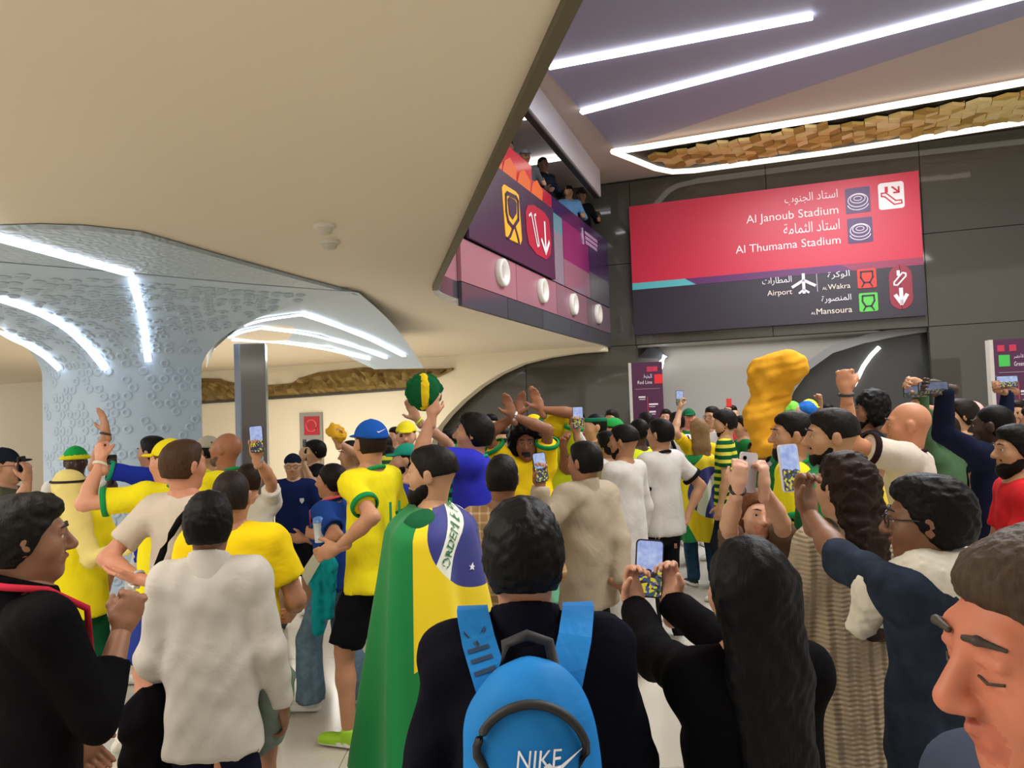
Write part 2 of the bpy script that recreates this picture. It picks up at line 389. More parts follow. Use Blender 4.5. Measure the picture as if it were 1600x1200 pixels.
    for q in (1, -1):
        pieces.append(sdf_mesh(hand_prims(wri[q], hd[q], pnn[q], q == -1, poses[q], s*(.93 if fem else 1.0), 1.0 if Y < 5 else 1.15), vf))
    sc_ = col(sk); lip = tuple(np.array(sc_)*np.array([.88, .68, .66]))
    mlip = plain_rgb('lip', lip, .45); mdark = plain_rgb('brow', tuple(x*.6 for x in col(hc if hc not in ('8a8078',) else '4a4038')), .6)
    sdf_obj('body', pieces, [skin(sk), mlip, mdark, plain('ddd6cc', .25)], root, off)
    HT = lambda *p: Hc+Rh@(np.array(p)*s)
    if Y < 6.5:
        for q in (-1, 1):
            sdf_obj('eyebrow', [sdf_mesh([cone(HT(q*.013, .0955, .035), HT(q*.034, .0955, .0385), .0032*s, .004*s, k=.004), cone(HT(q*.034, .0955, .0385), HT(q*.051, .081, .033), .004*s, .002*s, k=.004)], .0015 if Y < 2.4 else .003)], [mdark], root, off)
            if not shut:
                vs = [HT(q*.032+.0122*math.sin(p_)*math.cos(z), .0765+.0122*math.cos(p_), .0085+.0105*math.sin(p_)*math.sin(z)) for p_ in (.02, .3, .52, .9, 1.3, 1.7) for z in np.linspace(0, 2*math.pi, 12, endpoint=False)]
                fs_ = np.array([(j*12+i, j*12+(i+1) % 12, (j+1)*12+(i+1) % 12, (j+1)*12+i) for j in range(5) for i in range(12)])
                mesh('eye', vs, fs_, [plain('120c0a', .15), plain('cfc6bb', .3)], root, True, [0 if j < 2 else 1 for j in range(5) for i in range(12)], off)
            if shut: MB().tube([HT(q*.018, .0905, .002), HT(q*.032, .0915, -.0005), HT(q*.046, .084, .002)], .0014*s, 6).build('eyelashes', mdark, root, True, off)
    def cuff(c, u, r_, ln, mat, nm='cuff'):
        a1 = nrm(np.cross(u, (0, 0, 1) if abs(u[2]) < .9 else (1, 0, 0))); a2 = np.cross(u, a1); n_ = 24; vs = []
        for (rr, zz) in ((r_-.012, 0), (r_, 0), (r_+.002, ln*.5), (r_, ln), (r_-.012, ln)): vs += [c+u*(zz-ln)+(a1*math.cos(z)+a2*math.sin(z))*rr for z in np.linspace(0, 2*math.pi, n_, endpoint=False)]
        mesh(nm, vs, np.array([(j*n_+i, j*n_+(i+1) % n_, (j+1)*n_+(i+1) % n_, (j+1)*n_+i) for j in range(4) for i in range(n_)]), mat, root, True, None, off)
    # ---- shirt
    if shirt:
        lo = loose; zc = hem; sp = []
        m0 = cloth(*shirt); m1 = cloth(trim) if trim else m0; m2 = cloth(collar) if collar else m1
        hemcut = (B(zc) if zc > .6 else V3(pel[0], pel[1], zfloor+zc*s), -up if zc > .6 else -Up)
        wide = (.17*b+lo)*s
        low = B(min(zc, .95)-.06) if zc > .6 else V3(pel[0], pel[1], zfloor+(zc-.05)*s)
        sp += [cone(B(1.32), B(1.08), (.142*b+lo*.8)*s, (.13*b+lo)*s, flat=(fw, .68), k=.05),
               cone(B(1.1), low, (.132*b+lo)*s, wide+(0 if zc > .6 else .06*s), flat=(fw, .72), k=.05, cuts=(hemcut,))]
        if belly: sp.append(ell(B(1.08, 0, belly*s), np.array([.15, .12, .15])*s*b, np.stack([-lf, fw, up], 1), k=.08))
        if fem: sp += [ell(B(1.27, q*.075*s, .085*s), np.array([.065, .06, .065])*s, k=.05) for q in (1, -1)]
        sp.append(cone(sh[1]*.85+B(1.425)*.15, sh[-1]*.85+B(1.425)*.15, (.058+lo*.6)*s, (.058+lo*.6)*s, k=.06))
        for q in (1, -1):
            S, E, W = sh[q], el[q], wri[q]
            sp.append(cone(neck-up*.045*s, S, (.046+lo*.3)*s, (.048+lo*.45)*s, k=.05))
            ru = (.05*b+lo*.55)*s
            if sleeve == 'short':
                e = S+(E-S)*.68; u = nrm(E-S); sp.append(cone(S, e+u*.03, ru, ru*1.05, k=.03, cuts=((e, u),)))
                if trim: cuff(e+u*.004, u, ru*1.05+.007, .028*s, m1)
            elif sleeve in ('long', 'three', 'elbow'):
                fr = {'long': 1.0, 'three': .62, 'elbow': .22}[sleeve]; e = E+(W-E)*fr; u = nrm(W-E)
                sp += [cone(S, E, ru, (.04*b+lo*.55)*s, k=.03), cone(E, e+u*.03, (.04*b+lo*.55)*s, (.033+lo*.4)*s, k=.03, cuts=((e, u),))]
                if trim: cuff(e+u*.004, u, (.036+lo*.42)*s+.006, .035*s, m1)
        nd = nrm(Hc-neck)
        sp.append(cone(neck-up*.04*s, neck+nd*.05*s, (.066)*s, (.058)*s, lab=0, k=.012, cuts=((neck+nd*(.022 if not collar else .035)*s+fw*0, nrm(nd+fw*.35)),)))
        if trim or collar:
            cN = neck+nd*.012*s-fw*.008*s; a1 = lf; a2 = np.cross(nd, lf)
            MB().tube([cN+(a1*math.cos(z)+a2*math.sin(z))*.068*s-nd*.022*s*math.sin(z)*(1 if a2@fw > 0 else -1) for z in np.linspace(0, 2*math.pi, 24, endpoint=False)], .011*s, 8, True).build('collar', m2, root, True, off)
        sdf_obj('shirt', [sdf_mesh(sp, vb, noise=(wr, .11), seed=int(hx))], [m0, m1, m2], root, off)
    # ---- trousers
    if pants:
        pc, pl = pants[:2]; pm = cloth(pc, *pants[2:]); pp = [cone(B(1.03), B(.93), .13*s*b, .138*s*b, flat=(fw, .74), k=.05, cuts=((B(1.05), up),))]
        ex = {'long': .016, 'shorts': .034, 'wide': .03}[pl]
        for q in (1, -1):
            Hp = pel+Lf*q*hw-Up*.02*s; K, A = kn[q], an[q]; u1, u2 = nrm(K-Hp), nrm(A-K)
            if pl == 'shorts':
                e = Hp+(K-Hp)*.9; pp.append(cone(Hp, e+u1*.04, (.07*b+ex*.5)*s, (.068*b+ex)*s, k=.03, cuts=((e, u1),)))
            else:
                e = A+u2*.02*s; r2 = (.056+ex*.8)*s if pl == 'long' else (.078+ex)*s
                pp += [cone(Hp, K, (.07*b+ex*.5)*s, (.057*b+ex)*s, k=.03), cone(K, e+u2*.03, (.057*b+ex)*s, r2, k=.03, cuts=((e, u2),))]
        sdf_obj('shorts' if pl == 'shorts' else 'trousers', [sdf_mesh(pp, vb*1.1, noise=(.006, .12), seed=int(hx)+7)], [pm], root, off)
    # ---- shoes
    if shoes:
        for q in (1, -1):
            A, d = an[q], fdir[q]; g = nrm(np.cross(d, np.cross(Up, d))); sdv = np.cross(d, g); R3 = np.stack([sdv, d, g], 1)
            hl = A-g*.045*s-d*.02*s
            sp = [ell(hl, np.array([.036, .05, .04])*s, R3, k=.03), ell(hl+d*.1*s-g*.006*s, np.array([.042, .085, .032])*s, R3, k=.03), ell(hl+d*.165*s-g*.012*s, np.array([.04, .045, .024])*s, R3, k=.03),
                  cone(A-g*.02*s, A+g*.01*s, .042*s, .042*s, k=.02, cuts=((A+g*.015*s, g),)),
                  cone(hl-g*.03*s-d*.01*s, hl+d*.17*s-g*.03*s, .043*s, .04*s, lab=1, flat=(g, .3), k=.004)]
            sdf_obj('shoe', [sdf_mesh(sp, max(vb*.7, .007), clips=((A-g*.084*s, -g),))], [plain(shoes, .6), plain('e9e7df' if shoes != 'e8e6e0' else 'cfccc4', .6)], root, off)
    # ---- hair
    hm = hairm(hc); capped = any(e[0] in ('cap', 'capback', 'hat', 'band', 'wig', 'scarfhead') for e in extras)
    if capped and hair in ('short', 'thick'): hair = 'buzz'
    hl0 = (HT(0, .05, .045)+Rh@V3(0, .75, -.66)*.0, nrm(Rh@V3(0, .78, -.62)))
    def hairm_piece(infl, zlow, nz, front=True, extra=(), vv=None, k=.02):
        cuts = [(HT(0, -.05, zlow), nrm(Rh@V3(0, -.15, -1)))]
        if front: cuts.append((HT(0, .068, .062), nrm(Rh@V3(0, .8, -.6))))
        pr = [ell(HT(0, -.018, .032), (np.array([.075, .096, .089])+infl)*s, Rh, cuts=cuts, k=.01), ell(HT(0, -.03, -.01), (np.array([.07, .078, .08])+infl)*s, Rh, cuts=cuts, k=.02)]+list(extra)
        return sdf_mesh(pr, vv or vh, noise=nz, seed=int(hx)+3)
    if hair == 'short': sdf_obj('hair', [hairm_piece(.008, -.055, (.0014, .02), extra=[ell(HT(0, .02, .085), np.array([.06, .065, .042])*s, Rh, k=.02)])], [hm], root, off)
    elif hair == 'thick': sdf_obj('hair', [hairm_piece(.0135, -.062, (.002, .022), extra=[ell(HT(0, .025, .09), np.array([.064, .066, .042])*s, Rh, k=.02)])], [hm], root, off)
    elif hair == 'buzz': sdf_obj('hair', [hairm_piece(.003, -.05, None)], [hm], root, off)
    elif hair == 'crop': sdf_obj('hair', [hairm_piece(.0055, -.05, (.0012, .012), extra=[ell(HT(0, .012, .08), np.array([.062, .072, .036])*s, Rh, k=.02)])], [hm], root, off)
    elif hair == 'fade': sdf_obj('hair', [hairm_piece(.008, .005, (.0014, .02), extra=[ell(HT(0, .015, .085), np.array([.062, .07, .038])*s, Rh, k=.02)])], [hm], root, off)
    elif hair == 'afro': sdf_obj('hair', [sdf_mesh([ell(HT(0, -.03, .05), np.array([.135, .125, .13])*s, Rh, cuts=[(HT(0, .06, .05), nrm(Rh@V3(0, .85, -.5)))]), ell(HT(.09, -.03, -.03), np.array([.05, .07, .075])*s, Rh, k=.03), ell(HT(-.09, -.03, -.03), np.array([.05, .07, .075])*s, Rh, k=.03)], vh, noise=(.008, .03), seed=3)], [hm], root, off)
    elif hair in ('long', 'wavy', 'pony'):
        ex = []
        if hair == 'pony':
            p0 = HT(0, -.115, .03); p1 = p0+(-Up*.1-fw*.03)*s; ex += [cone(p0, p1, .03*s, .035*s, k=.03), cone(p1, p1-Up*.16*s, .035*s, .014*s, k=.02)]
        else:
            ln = .34 if hair == 'long' else .3
            for q, wd in ((-1, .037), (-.35, .047), (.35, .047), (1, .037)):
                p0 = HT(q*.055, -.05, .02); p1 = B(1.46, -q*.06*s, -.085*s); p2 = B(1.46-ln, -q*(.05 if hair == 'long' else .07)*s, -.14*s)
                ex += [cone(p0, p1, .045*s, wd*s, k=.03), cone(p1, p2, wd*s, wd*.75*s, k=.03, flat=(fw, .75))]
        sdf_obj('hair', [hairm_piece(.014, -.07, (.0016 if hair != 'wavy' else .007, .03 if hair != 'wavy' else .045), extra=ex)], [hm], root, off)
    if beard:
        cuts = [(HT(0, .02, -.035), nrm(Rh@V3(0, .35, 1))), (HT(0, -.0, 0), nrm(Rh@V3(0, -1, 0)))]
        bl = .012 if beard == 'full' else .004
        bp = [ell(HT(0, .03, -.07), (np.array([.052, .055, .042])+bl)*s, Rh, cuts=cuts), ell(HT(0, .064, -.1), (np.array([.024, .02, .02])+bl*1.4)*s, Rh, k=.03), ell(HT(0, .02, -.03), (np.array([.064, .06, .07])+bl*.5)*s, Rh, cuts=cuts+[(HT(0, .045, 0), nrm(Rh@V3(0, 1, 0)))], k=.02),
              cone(HT(-.024, .087, -.042), HT(.024, .087, -.042), .0055*s, .0055*s, k=.01), ell(HT(0, .098, -.057), np.array([.018, .02, .011])*s, Rh, neg=True, k=.004)]
        sdf_obj('beard', [sdf_mesh(bp, vh, noise=(.0012, .015))], [hm], root, off)
    for ex in extras:
        kind = ex[0]
        if kind in ('cap', 'capback', 'hat'):
            cm = cloth(ex[1]); sg = -1 if kind == 'capback' else 1; cut = [(HT(0, 0, .042), nrm(Rh@V3(0, .12*sg, -1)))]
            pr = [ell(HT(0, -.018, .036), np.array([.09, .109, .1])*s, Rh, cuts=cut, k=.01)]
            if kind == 'hat': pr.append(ell(HT(0, -.015, .04), np.array([.125, .145, .016])*s, Rh, lab=1, k=.02))
            else: pr.append(ell(HT(0, .1*sg-.015, .044), np.array([.072, .085, .01])*s, Rh, lab=1, k=.008))
            pr.append(ell(HT(0, -.018, .136), np.array([.009, .009, .006])*s, Rh, k=.004))
            sdf_obj('hat' if kind == 'hat' else 'cap', [sdf_mesh(pr, vh)], [cm, cloth(ex[2]) if len(ex) > 2 else cm], root, off)
        elif kind == 'band':
            pr = [ell(HT(0, -.014, .05), np.array([.086, .106, .095])*s, Rh, cuts=[(HT(0, 0, .085), nrm(Rh@V3(0, 0, 1))), (HT(0, 0, .045), nrm(Rh@V3(0, 0, -1)))])]
            sdf_obj('headband', [sdf_mesh(pr, vh)], [cloth(ex[1])], root, off)
        elif kind == 'scarfhead':
            pr = [ell(HT(0, -.018, .03), np.array([.092, .112, .104])*s, Rh, cuts=[(HT(0, .075, .03), nrm(Rh@V3(0, 1, -.2)))]), cone(HT(0, -.06, -.02), B(1.42, 0, -.07*s), .075*s, .1*s, k=.04),
                  cone(B(1.44, 0, -.09*s), B(1.2, -.02, -.2*s), .07*s, .06*s, flat=(fw, .6), k=.03), cone(B(1.2, -.02, -.2*s), P(*ex[2]), .055*s, .025*s, flat=(fw, .5), k=.03)]
            sdf_obj('headscarf', [sdf_mesh(pr, vb, noise=(.004, .06))], [cloth(ex[1])], root, off)
            MB().tube([HT(.093*math.cos(q), -.018+.112*math.sin(q), .055) for q in np.linspace(0, 6.283, 24, endpoint=False)], .008*s, 6, True).build('head_cord', plain('17130f', .8), root, True, off)
        elif kind == 'wig':
            pr = [ell(HT(q*.06, -.03, .05), np.array([.085, .11, .1])*s, Rh, lab=(0 if q < 0 else 1), k=.004, cuts=[(HT(0, .06, .05), nrm(Rh@V3(0, .85, -.5)))]) for q in (-1, 1)]
            sdf_obj('wig', [sdf_mesh(pr, vh, noise=(.006, .03))], [cloth(ex[1]), cloth(ex[2])], root, off)
        elif kind == 'glasses':
            g = MB()
            for q in (-1, 1):
                g.tube([HT(q*.033+.023*math.cos(z), .108-.012*abs(math.cos(z)+q)*.5, .006+.019*math.sin(z)) for z in np.linspace(0, 6.283, 16, endpoint=False)], .0022*s, 5, True)
                g.tube([HT(q*.056, .1, .012), HT(q*.08, .04, .014), HT(q*.082, -.01, .008)], .002*s, 5)
            g.tube([HT(-.01, .112, .012), HT(.01, .112, .012)], .0022*s, 5)
            g.build('glasses', plain(ex[1], .3), root, True, off)
        elif kind == 'watch':
            q = ex[1]; u = nrm(wri[q]-el[q]); c = wri[q]-u*.015*s; a1 = nrm(np.cross(u, Up)); a2 = np.cross(u, a1)
            MB().tube([c+(a1*math.cos(z)+a2*math.sin(z))*.031*s for z in np.linspace(0, 6.283, 16, endpoint=False)], .009*s, 6, True).build('wristband', plain(ex[2], .5), root, True, off)
            if len(ex) > 3:
                nb = -nrm(pnn[q]-u*(pnn[q]@u)); MB().box(c+nb*.036*s, np.array([.034, .04, .012])*s, np.stack([np.cross(u, nb), u, nb], 1)).build('watch_face', plain(ex[3], .2), root, False, off)
        elif kind == 'lanyard':
            pts = [B(1.28, 0, .16*s), B(1.43, .08*s, .125*s), B(1.505, .1*s, .02*s), B(1.525, .07*s, -.07*s), B(1.53, 0, -.1*s), B(1.525, -.07*s, -.07*s), B(1.505, -.1*s, .02*s), B(1.43, -.08*s, .125*s)]
            MB().tube(pts, .01*s, 6, True).build('lanyard', cloth(ex[1]), root, True, off)
        elif kind == 'paint':
            for q in (1, -1): sdf_obj('face_paint', [sdf_mesh([ell(HT(q*.052, .063, -.024), np.array([.017, .014, .016])*s, Rh)], .004)], [plain(ex[1], .6)], root, off)
        elif kind == 'strap':
            q = ex[2]; n_ = 14; pts = []
            for z in np.linspace(0, 2*math.pi, 22, endpoint=False):
                tt = .5+.5*math.cos(z); l_ = (-.13+.22*tt)*q; zz = .98+.5*tt; dep = (.132 if zz < 1.4 else .1)
                pts.append(B(zz, l_*s*1.0, math.sin(z)*(dep+loose)*s*1.05+(-.0)))
            MB().tube(pts, .016*s, 6, True).build('bag_strap', cloth(ex[1]), root, True, off)
        elif kind == 'pads':
            for q in (1, -1):
                pts = [B(1.18, q*.12*s, .12*s), B(1.36, q*.115*s, .13*s), B(1.475, q*.11*s, .04*s), B(1.475, q*.11*s, -.04*s), B(1.36, q*.115*s, -.13*s), B(1.15, q*.12*s, -.14*s)]
                MB().tube(pts, .02*s, 6).build('shoulder_strap', cloth(ex[1]), root, True, off)
        elif kind == 'collar':   # turned-down shirt collar
            ne = neck+nrm(Hc-fw*.03*s-neck)*.085*s; pr = [cone(neck-up*.06*s, ne, .095*s, .07*s, k=.01, cuts=((neck+nrm(Hc-neck)*.05*s, nrm(nrm(Hc-neck)+fw*.4)), (neck-up*.07*s, -up)))]
            sdf_obj('collar', [sdf_mesh(pr, max(vb*.8, .007))], [cloth(ex[1])], root, off)
        elif kind == 'crest':
            c = B(1.3, ex[2]*.075*s, 0); c = c+fw*(.66*(.155*b+loose)+.018)*s
            mesh('crest', [c+lf*x*s+up*z*s for x, z in ((-.02, .025), (.02, .025), (.022, 0), (0, -.03), (-.022, 0))], [(0, 1, 2, 3, 4)], plain(ex[1]), root, False, None, off)
    return dict(root=root, s=s, B=B, fw=fw, lf=lf, up=up, Hc=Hc, Rh=Rh, wri=wri, el=el, sh=sh, hd=hd, pn=pnn, off=off, HT=HT, neck=neck, pel=pel)
def plain_rgb(nm, c, rough):
    k = ('rgb', nm, tuple(round(float(x), 4) for x in c))
    if k not in _mats: _mats[k] = base(nm, tuple(float(x) for x in c), rough)[0]
    return _mats[k]
# ---------------------------------------------------------------- the station
class Plane:
    """a vertical plane through point o along direction e (2-D); u runs along it, z is height, n points to the camera"""
    def __init__(s, a, b, shift=0):
        a, b = np.array(a, float), np.array(b, float); s.e = (b-a)/np.linalg.norm(b-a); s.n = np.array([s.e[1], -s.e[0]]); s.o = a+s.n*shift
    def at(s, u, z, off=0): q = s.o+s.e*u+s.n*off; return V3(q[0], q[1], z)
    def px(s, x, y):
        v = ray(x, y); t = (s.o@s.n)/(v[:2]@s.n); p = v*t; return ((p[:2]-s.o)@s.e, p[2]+CAMZ)
    def R(s): return np.array([[s.e[0], -s.n[0], 0], [s.e[1], -s.n[1], 0], [0, 0, 1]])
    def slab(s, pts, th, off=0): return MB().prism([s.at(u, z, off) for u, z in pts], np.append(s.n, 0)*th)
def struct(o): o['kind'] = 'structure'; return o
def glossy(hx, rough, spec=.5, var=.06, sc_=1.2):
    k = ('g', hx, rough)
    if k not in _mats: m, t = base('polished_panel', col(hx), rough, 0, spec); noisecol(t, col(hx), sc_, var); _mats[k] = m
    return _mats[k]
SOF = 3.1
WALL = Plane((-14, 14.9+.354*16.36), (12, 14.9-.354*9.64))
CREAM = Plane((-14, 14.9+.354*16.36), (12, 14.9-.354*9.64), .45)
# floor of large polished slabs
fl = struct(mesh('floor', [(-15,-4,-.03),(14,-4,-.03),(14,24,-.03),(-15,24,-.03)], [(0,1,2,3)], plain('8a8274', .6)))
mslab, t = base('polished_terrazzo', col('cfc8ba'), .16, 0, .5)
tc, nz = noisecol(t, col('cdc6b8'), 60, .1); 
fm = mesh('floor_slab', *[(lambda m: (m.v, m.f))(MB().box((0,0,-.016), (1.996,1.996,.032)))][0], mslab, fl)
fm.location = (-14, -3, 0); k = 0
for i in range(14):
    for j in range(13):
        if i+j == 0: continue
        o = fm.copy(); C.objects.link(o); o.parent = fl; o.location = (-14+2*i, -3+2*j, 0)
# back wall of dark polished panels with an opening
mw = glossy('4b4841', .05)
ul, _ = WALL.px(996, 600); ur, _ = WALL.px(1456, 600)
wb = struct(WALL.slab([(-1, 6.5), (29, 6.5), (29, 3.12), (-1, 3.12)], -.1, -.08).build('wall_back', plain('24221f', .7)))
struct(WALL.slab([(-1, 0), (ul, 0), (ul, 3.12), (-1, 3.12)], -.1, -.08).build('wall_back_left', plain('24221f', .7)))
struct(WALL.slab([(ur, 0), (29, 0), (29, 3.12), (ur, 3.12)], -.1, -.08).build('wall_back_right', plain('24221f', .7)))
edges = list(np.arange(ul, 0, -2.3))[::-1]+list(np.arange(ul, ur, (ur-ul)/2))[1:]+[ur]+list(np.arange(ur+2.3, 28, 2.3))
for a, b in zip(edges[:-1], edges[1:]):
    for z0, z1 in ((0, 3.12), (3.12, 4.75), (4.75, 6.38)):
        if z0 == 0 and a > ul-.1 and b < ur+.1: continue
        WALL.slab([(a+.006, z0+.006), (b-.006, z0+.006), (b-.006, z1-.006), (a+.006, z1-.006)], .08, -.08).build('wall_panel', mw, wb)
# recess behind the opening
REC = Plane((-14, 14.9+.354*16.36), (12, 14.9-.354*9.64), -1.1)
struct(REC.slab([(ul-1, 0), (ur+1, 0), (ur+1, 3.3), (ul-1, 3.3)], -.1).build('wall_recess', plain('a3a09b', .55)))
struct(MB().prism([WALL.at(ul-.2, 3.13, -.08), WALL.at(ur+.2, 3.13, -.08), WALL.at(ur+.2, 3.13, -1.2), WALL.at(ul-.2, 3.13, -1.2)], (0,0,.06)).build('ceiling_recess', plain('a09d97', .6)))
c_ = WALL.at((ul+ur)/2, 3.1, -.65); area('recess_fill_light', tuple(c_), 4.2, .5, 17, (1,.97,.92), (0, 0, math.atan2(WALL.e[1], WALL.e[0])))  # fill light added because the recess stays too dark without it
SW = Plane((-14, 14.9+.354*16.36), (12, 14.9-.354*9.64), -.5)
hood = empty('escalator_hood', SW.at(SW.px(1330, 600)[0], 0), 'dark curved escalator hood with glowing reflection streak inside the grey wall opening', 'escalator hood')
ho = np.array(hood.location)
swo = [(1452, 519), (1400, 527), (1350, 537), (1300, 553), (1265, 578), (1240, 612), (1222, 655), (1212, 720), (1208, 770)]
pp = [SW.px(*q) for q in swo]; pe = SW.px(1456, 560)[0]
SW.slab(pp[::-1]+[(pp[-1][0], 0)][:0]+[(pe, pp[0][1])]+[(pe, .02), (pp[-1][0], .02)], .06).build('panel', glossy('3b3b39', .14), hood, False, ho)
r = MB()
inn = [(SW.at(u, z, .0), SW.at(u-.0, z, .3)) for u, z in pp]; out_ = []
for i in range(len(pp)):
    u, z = pp[i]; du, dz = np.array(pp[min(i+1, len(pp)-1)])-np.array(pp[max(i-1, 0)]); L_ = math.hypot(du, dz); n_ = (dz/L_, -du/L_); out_.append((u+n_[0]*.14, z+n_[1]*.14))
vs = []; fs = []
for i in range(len(pp)): vs += [SW.at(*pp[i], 0), SW.at(*pp[i], .3), SW.at(*out_[i], .3), SW.at(*out_[i], 0)]
for i in range(len(pp)-1):
    for j in range(4): fs.append((4*i+j, 4*i+(j+1) % 4, 4*i+4+(j+1) % 4, 4*i+4+j))
mesh('rim', vs, fs, plain('7d7d7b', .4), hood, False, None, ho)
MB().tube([SW.at(*SW.px(x, y), .09) for x, y in ((1373, 543), (1360, 556), (1348, 573), (1340, 590), (1333, 603))], .035, 8).build('light_strip', emit('ffffff', 5), hood, True, ho)  # reflection of a light strip on the panel, shaped as a glowing tube
lampo = empty('curved_wall_lamp', REC.at(REC.px(1020, 560)[0], 0), 'grey dome with short white light strip above the purple map pylon', 'lamp')
REC.slab([REC.px(1002+42*q, 560-17*math.sin(math.pi*q)) for q in np.linspace(0, 1, 12)], .25).build('dome', plain('5d6068', .3), lampo, False, np.array(lampo.location))
MB().tube([REC.at(*REC.px(x, y), .3) for x, y in ((1042, 557), (1037, 567), (1034, 579))], .05, 8).build('light_strip', emit('ffffff', 5), lampo, True, np.array(lampo.location))
# mezzanine: soffit, edge, fascia
nl = lambda y: .18-.1856*(y-2.25)
A_, B_ = np.array([-.85, 7.8]), np.array([1.98, 15.1])
e_ = (B_-A_)/np.linalg.norm(B_-A_)
bez = lambda p0, p1, p2, n: [(1-t)**2*np.array(p0)+2*t*(1-t)*np.array(p1)+t*t*np.array(p2) for t in np.linspace(0, 1, n)]
corner = bez((nl(7.0), 7.0), A_, A_+e_*.75, 9)
edge = [np.array((nl(-4), -4)), np.array((nl(2), 2))]+corner+[B_]
msof, t = base('warm_plaster', col('e0d4c0'), .55, 0, .3); noisecol(t, col('ded2be'), .35, .05)
poly = [(p[0], p[1]) for p in edge]+[(-15, 22), (-15, -4)]
struct(MB().prism([V3(x, y, SOF) for x, y in poly], (0, 0, .08)).build('ceiling_soffit', msof))
struct(MB().prism([V3(x, y, 4.24) for x, y in poly], (0, 0, .1)).build('floor_mezzanine', plain('9a9284', .6)))
rim = MB()
for p, q in zip(edge[:3], edge[1:4]): rim.prism([V3(*p, SOF-.035), V3(*q, SOF-.035), V3(*(q+(.05, 0)), SOF-.035), V3(*(p+(.05, 0)), SOF-.035)], (0, 0, .3))
struct(rim.build('trim_1', plain('57503f', .5)))
FAS = Plane(A_, B_)
fas = struct(mesh('wall_balcony', *(lambda m: (m.v, m.f))(FAS.slab([(.75, 3.12), (np.linalg.norm(B_-A_), 3.12), (np.linalg.norm(B_-A_), 5.0), (.75, 5.0)], -.12, -.03)), plain('39333a', .5)))
FL = float(np.linalg.norm(B_-A_))
def band(z0, z1, mats, n, name, th=.05, u0=.75, u1=FL, dz=0):
    es = np.linspace(u0, u1, n+1)
    for i in range(n): FAS.slab([(es[i]+.008, z0), (es[i+1]-.008, z0), (es[i+1]-.008, z1), (es[i]+.008, z1)], th, dz).build(name, mats[i % len(mats)], fas)
band(3.1, 3.37, [glossy('4c4a52', .12), glossy('47474a', .1), glossy('4d5054', .12)], 5, 'glass_panel')
band(3.38, 3.88, [glossy('a5727c', .3), glossy('a06d78', .3), glossy('8d6470', .3), glossy('726069', .3)], 4, 'painted_panel')
# rounded corner pieces of the fascia
vs = []; fs = []
for p in corner: vs += [V3(*p, 3.1), V3(*p, 3.38)]
for i in range(len(corner)-1): fs.append((2*i, 2*i+2, 2*i+3, 2*i+1))
mesh('corner_glass', vs, fs, glossy('4c4a52', .12), fas, True)
vs = [V3(v[0], v[1], v[2]+(.28 if i % 2 == 0 else 1.9)) for i, v in enumerate(vs)]
mesh('corner_panel', vs, fs, glossy('a5727c', .3), fas, True)
def fz(X, Y): return FAS.px(650+X/3.157, 180+Y/3.157)
def fpoly(name, pts, hx, parent, off=.06, th=.012, rough=.4, px=True, o0=None):
    q = [fz(*p) for p in pts] if px else pts
    return FAS.slab(q, th, off).build(name, plain(hx, rough), parent, False, o0)
us = fz(655, 700)[0]
for nm, u0, u1, z0, z1, hx in (('banner_panel', us, us+.62, 3.9, 4.72, '7c7f8c'), ('banner_panel', us, us+.62, 4.72, 5.0, '4f8f9c'), ('banner_panel', us+.63, us+2.2, 3.9, 4.35, '8a6577'), ('banner_panel', us+.63, us+2.2, 4.35, 5.0, '7d2764'),
                               ('banner_panel', us+2.21, FL, 3.9, 4.4, '5d5a62'), ('banner_panel', us+2.21, FL, 4.4, 5.25, '3f2352'), ('parapet_panel', us+.1, us+2.2, 5.0, 5.25, '3a2352'), ('parapet_panel', us-.8, us+.1, 5.0, 5.25, 'b0263c'),
                               ('parapet_panel', .75, us-.8, 5.0, 5.45, 'cc3340')):
    FAS.slab([(u0, z0), (u1-.012, z0), (u1-.012, z1), (u0, z1)], .05).build(nm, glossy(hx, .15), fas)
# orange ribbon print on the parapet
for dx in range(5):
    u = us-3.1+dx*.55; FAS.slab([(u, 5.02), (u+.5, 5.02), (u+.55, 5.2), (u+.3, 5.3), (u+.1, 5.2)], .008, .05).build('orange_print', plain('e0662c', .5), fas)
for k in range(4):   # round wall lamps
    x, y = ((777, 427), (841, 455), (890, 476), (929, 491))[k]; u, z = FAS.px(x, y); c = FAS.at(u, z)
    lp = empty('round_wall_lamp', c, 'round white lamp on the pink balcony band, %s from the curved balcony corner' % ('first', 'second', 'third', 'fourth')[k], 'lamp', 'round lamps along the balcony')
    nn = np.append(FAS.n, 0); ee = np.append(FAS.e, 0)
    def ring(r0, off): return [c+nn*off+(ee*math.cos(q)+V3(0,0,1)*math.sin(q))*r0 for q in np.linspace(0, 6.283, 28, endpoint=False)]
    r0, r1, r2, r3 = ring(.18, .05), ring(.18, .11), ring(.14, .12), ring(.09, .06)
    vs = r0+r1+r2+r3; fs = [(j*28+i, j*28+(i+1) % 28, (j+1)*28+(i+1) % 28, (j+1)*28+i) for j in range(3) for i in range(28)]
    mesh('rim', vs, fs, plain('e2ddd6', .4), lp, True, None, c)
    mesh('lens', ring(.09, .065), [tuple(range(28))], plain('b9b2ab', .3), lp, False, None, c)
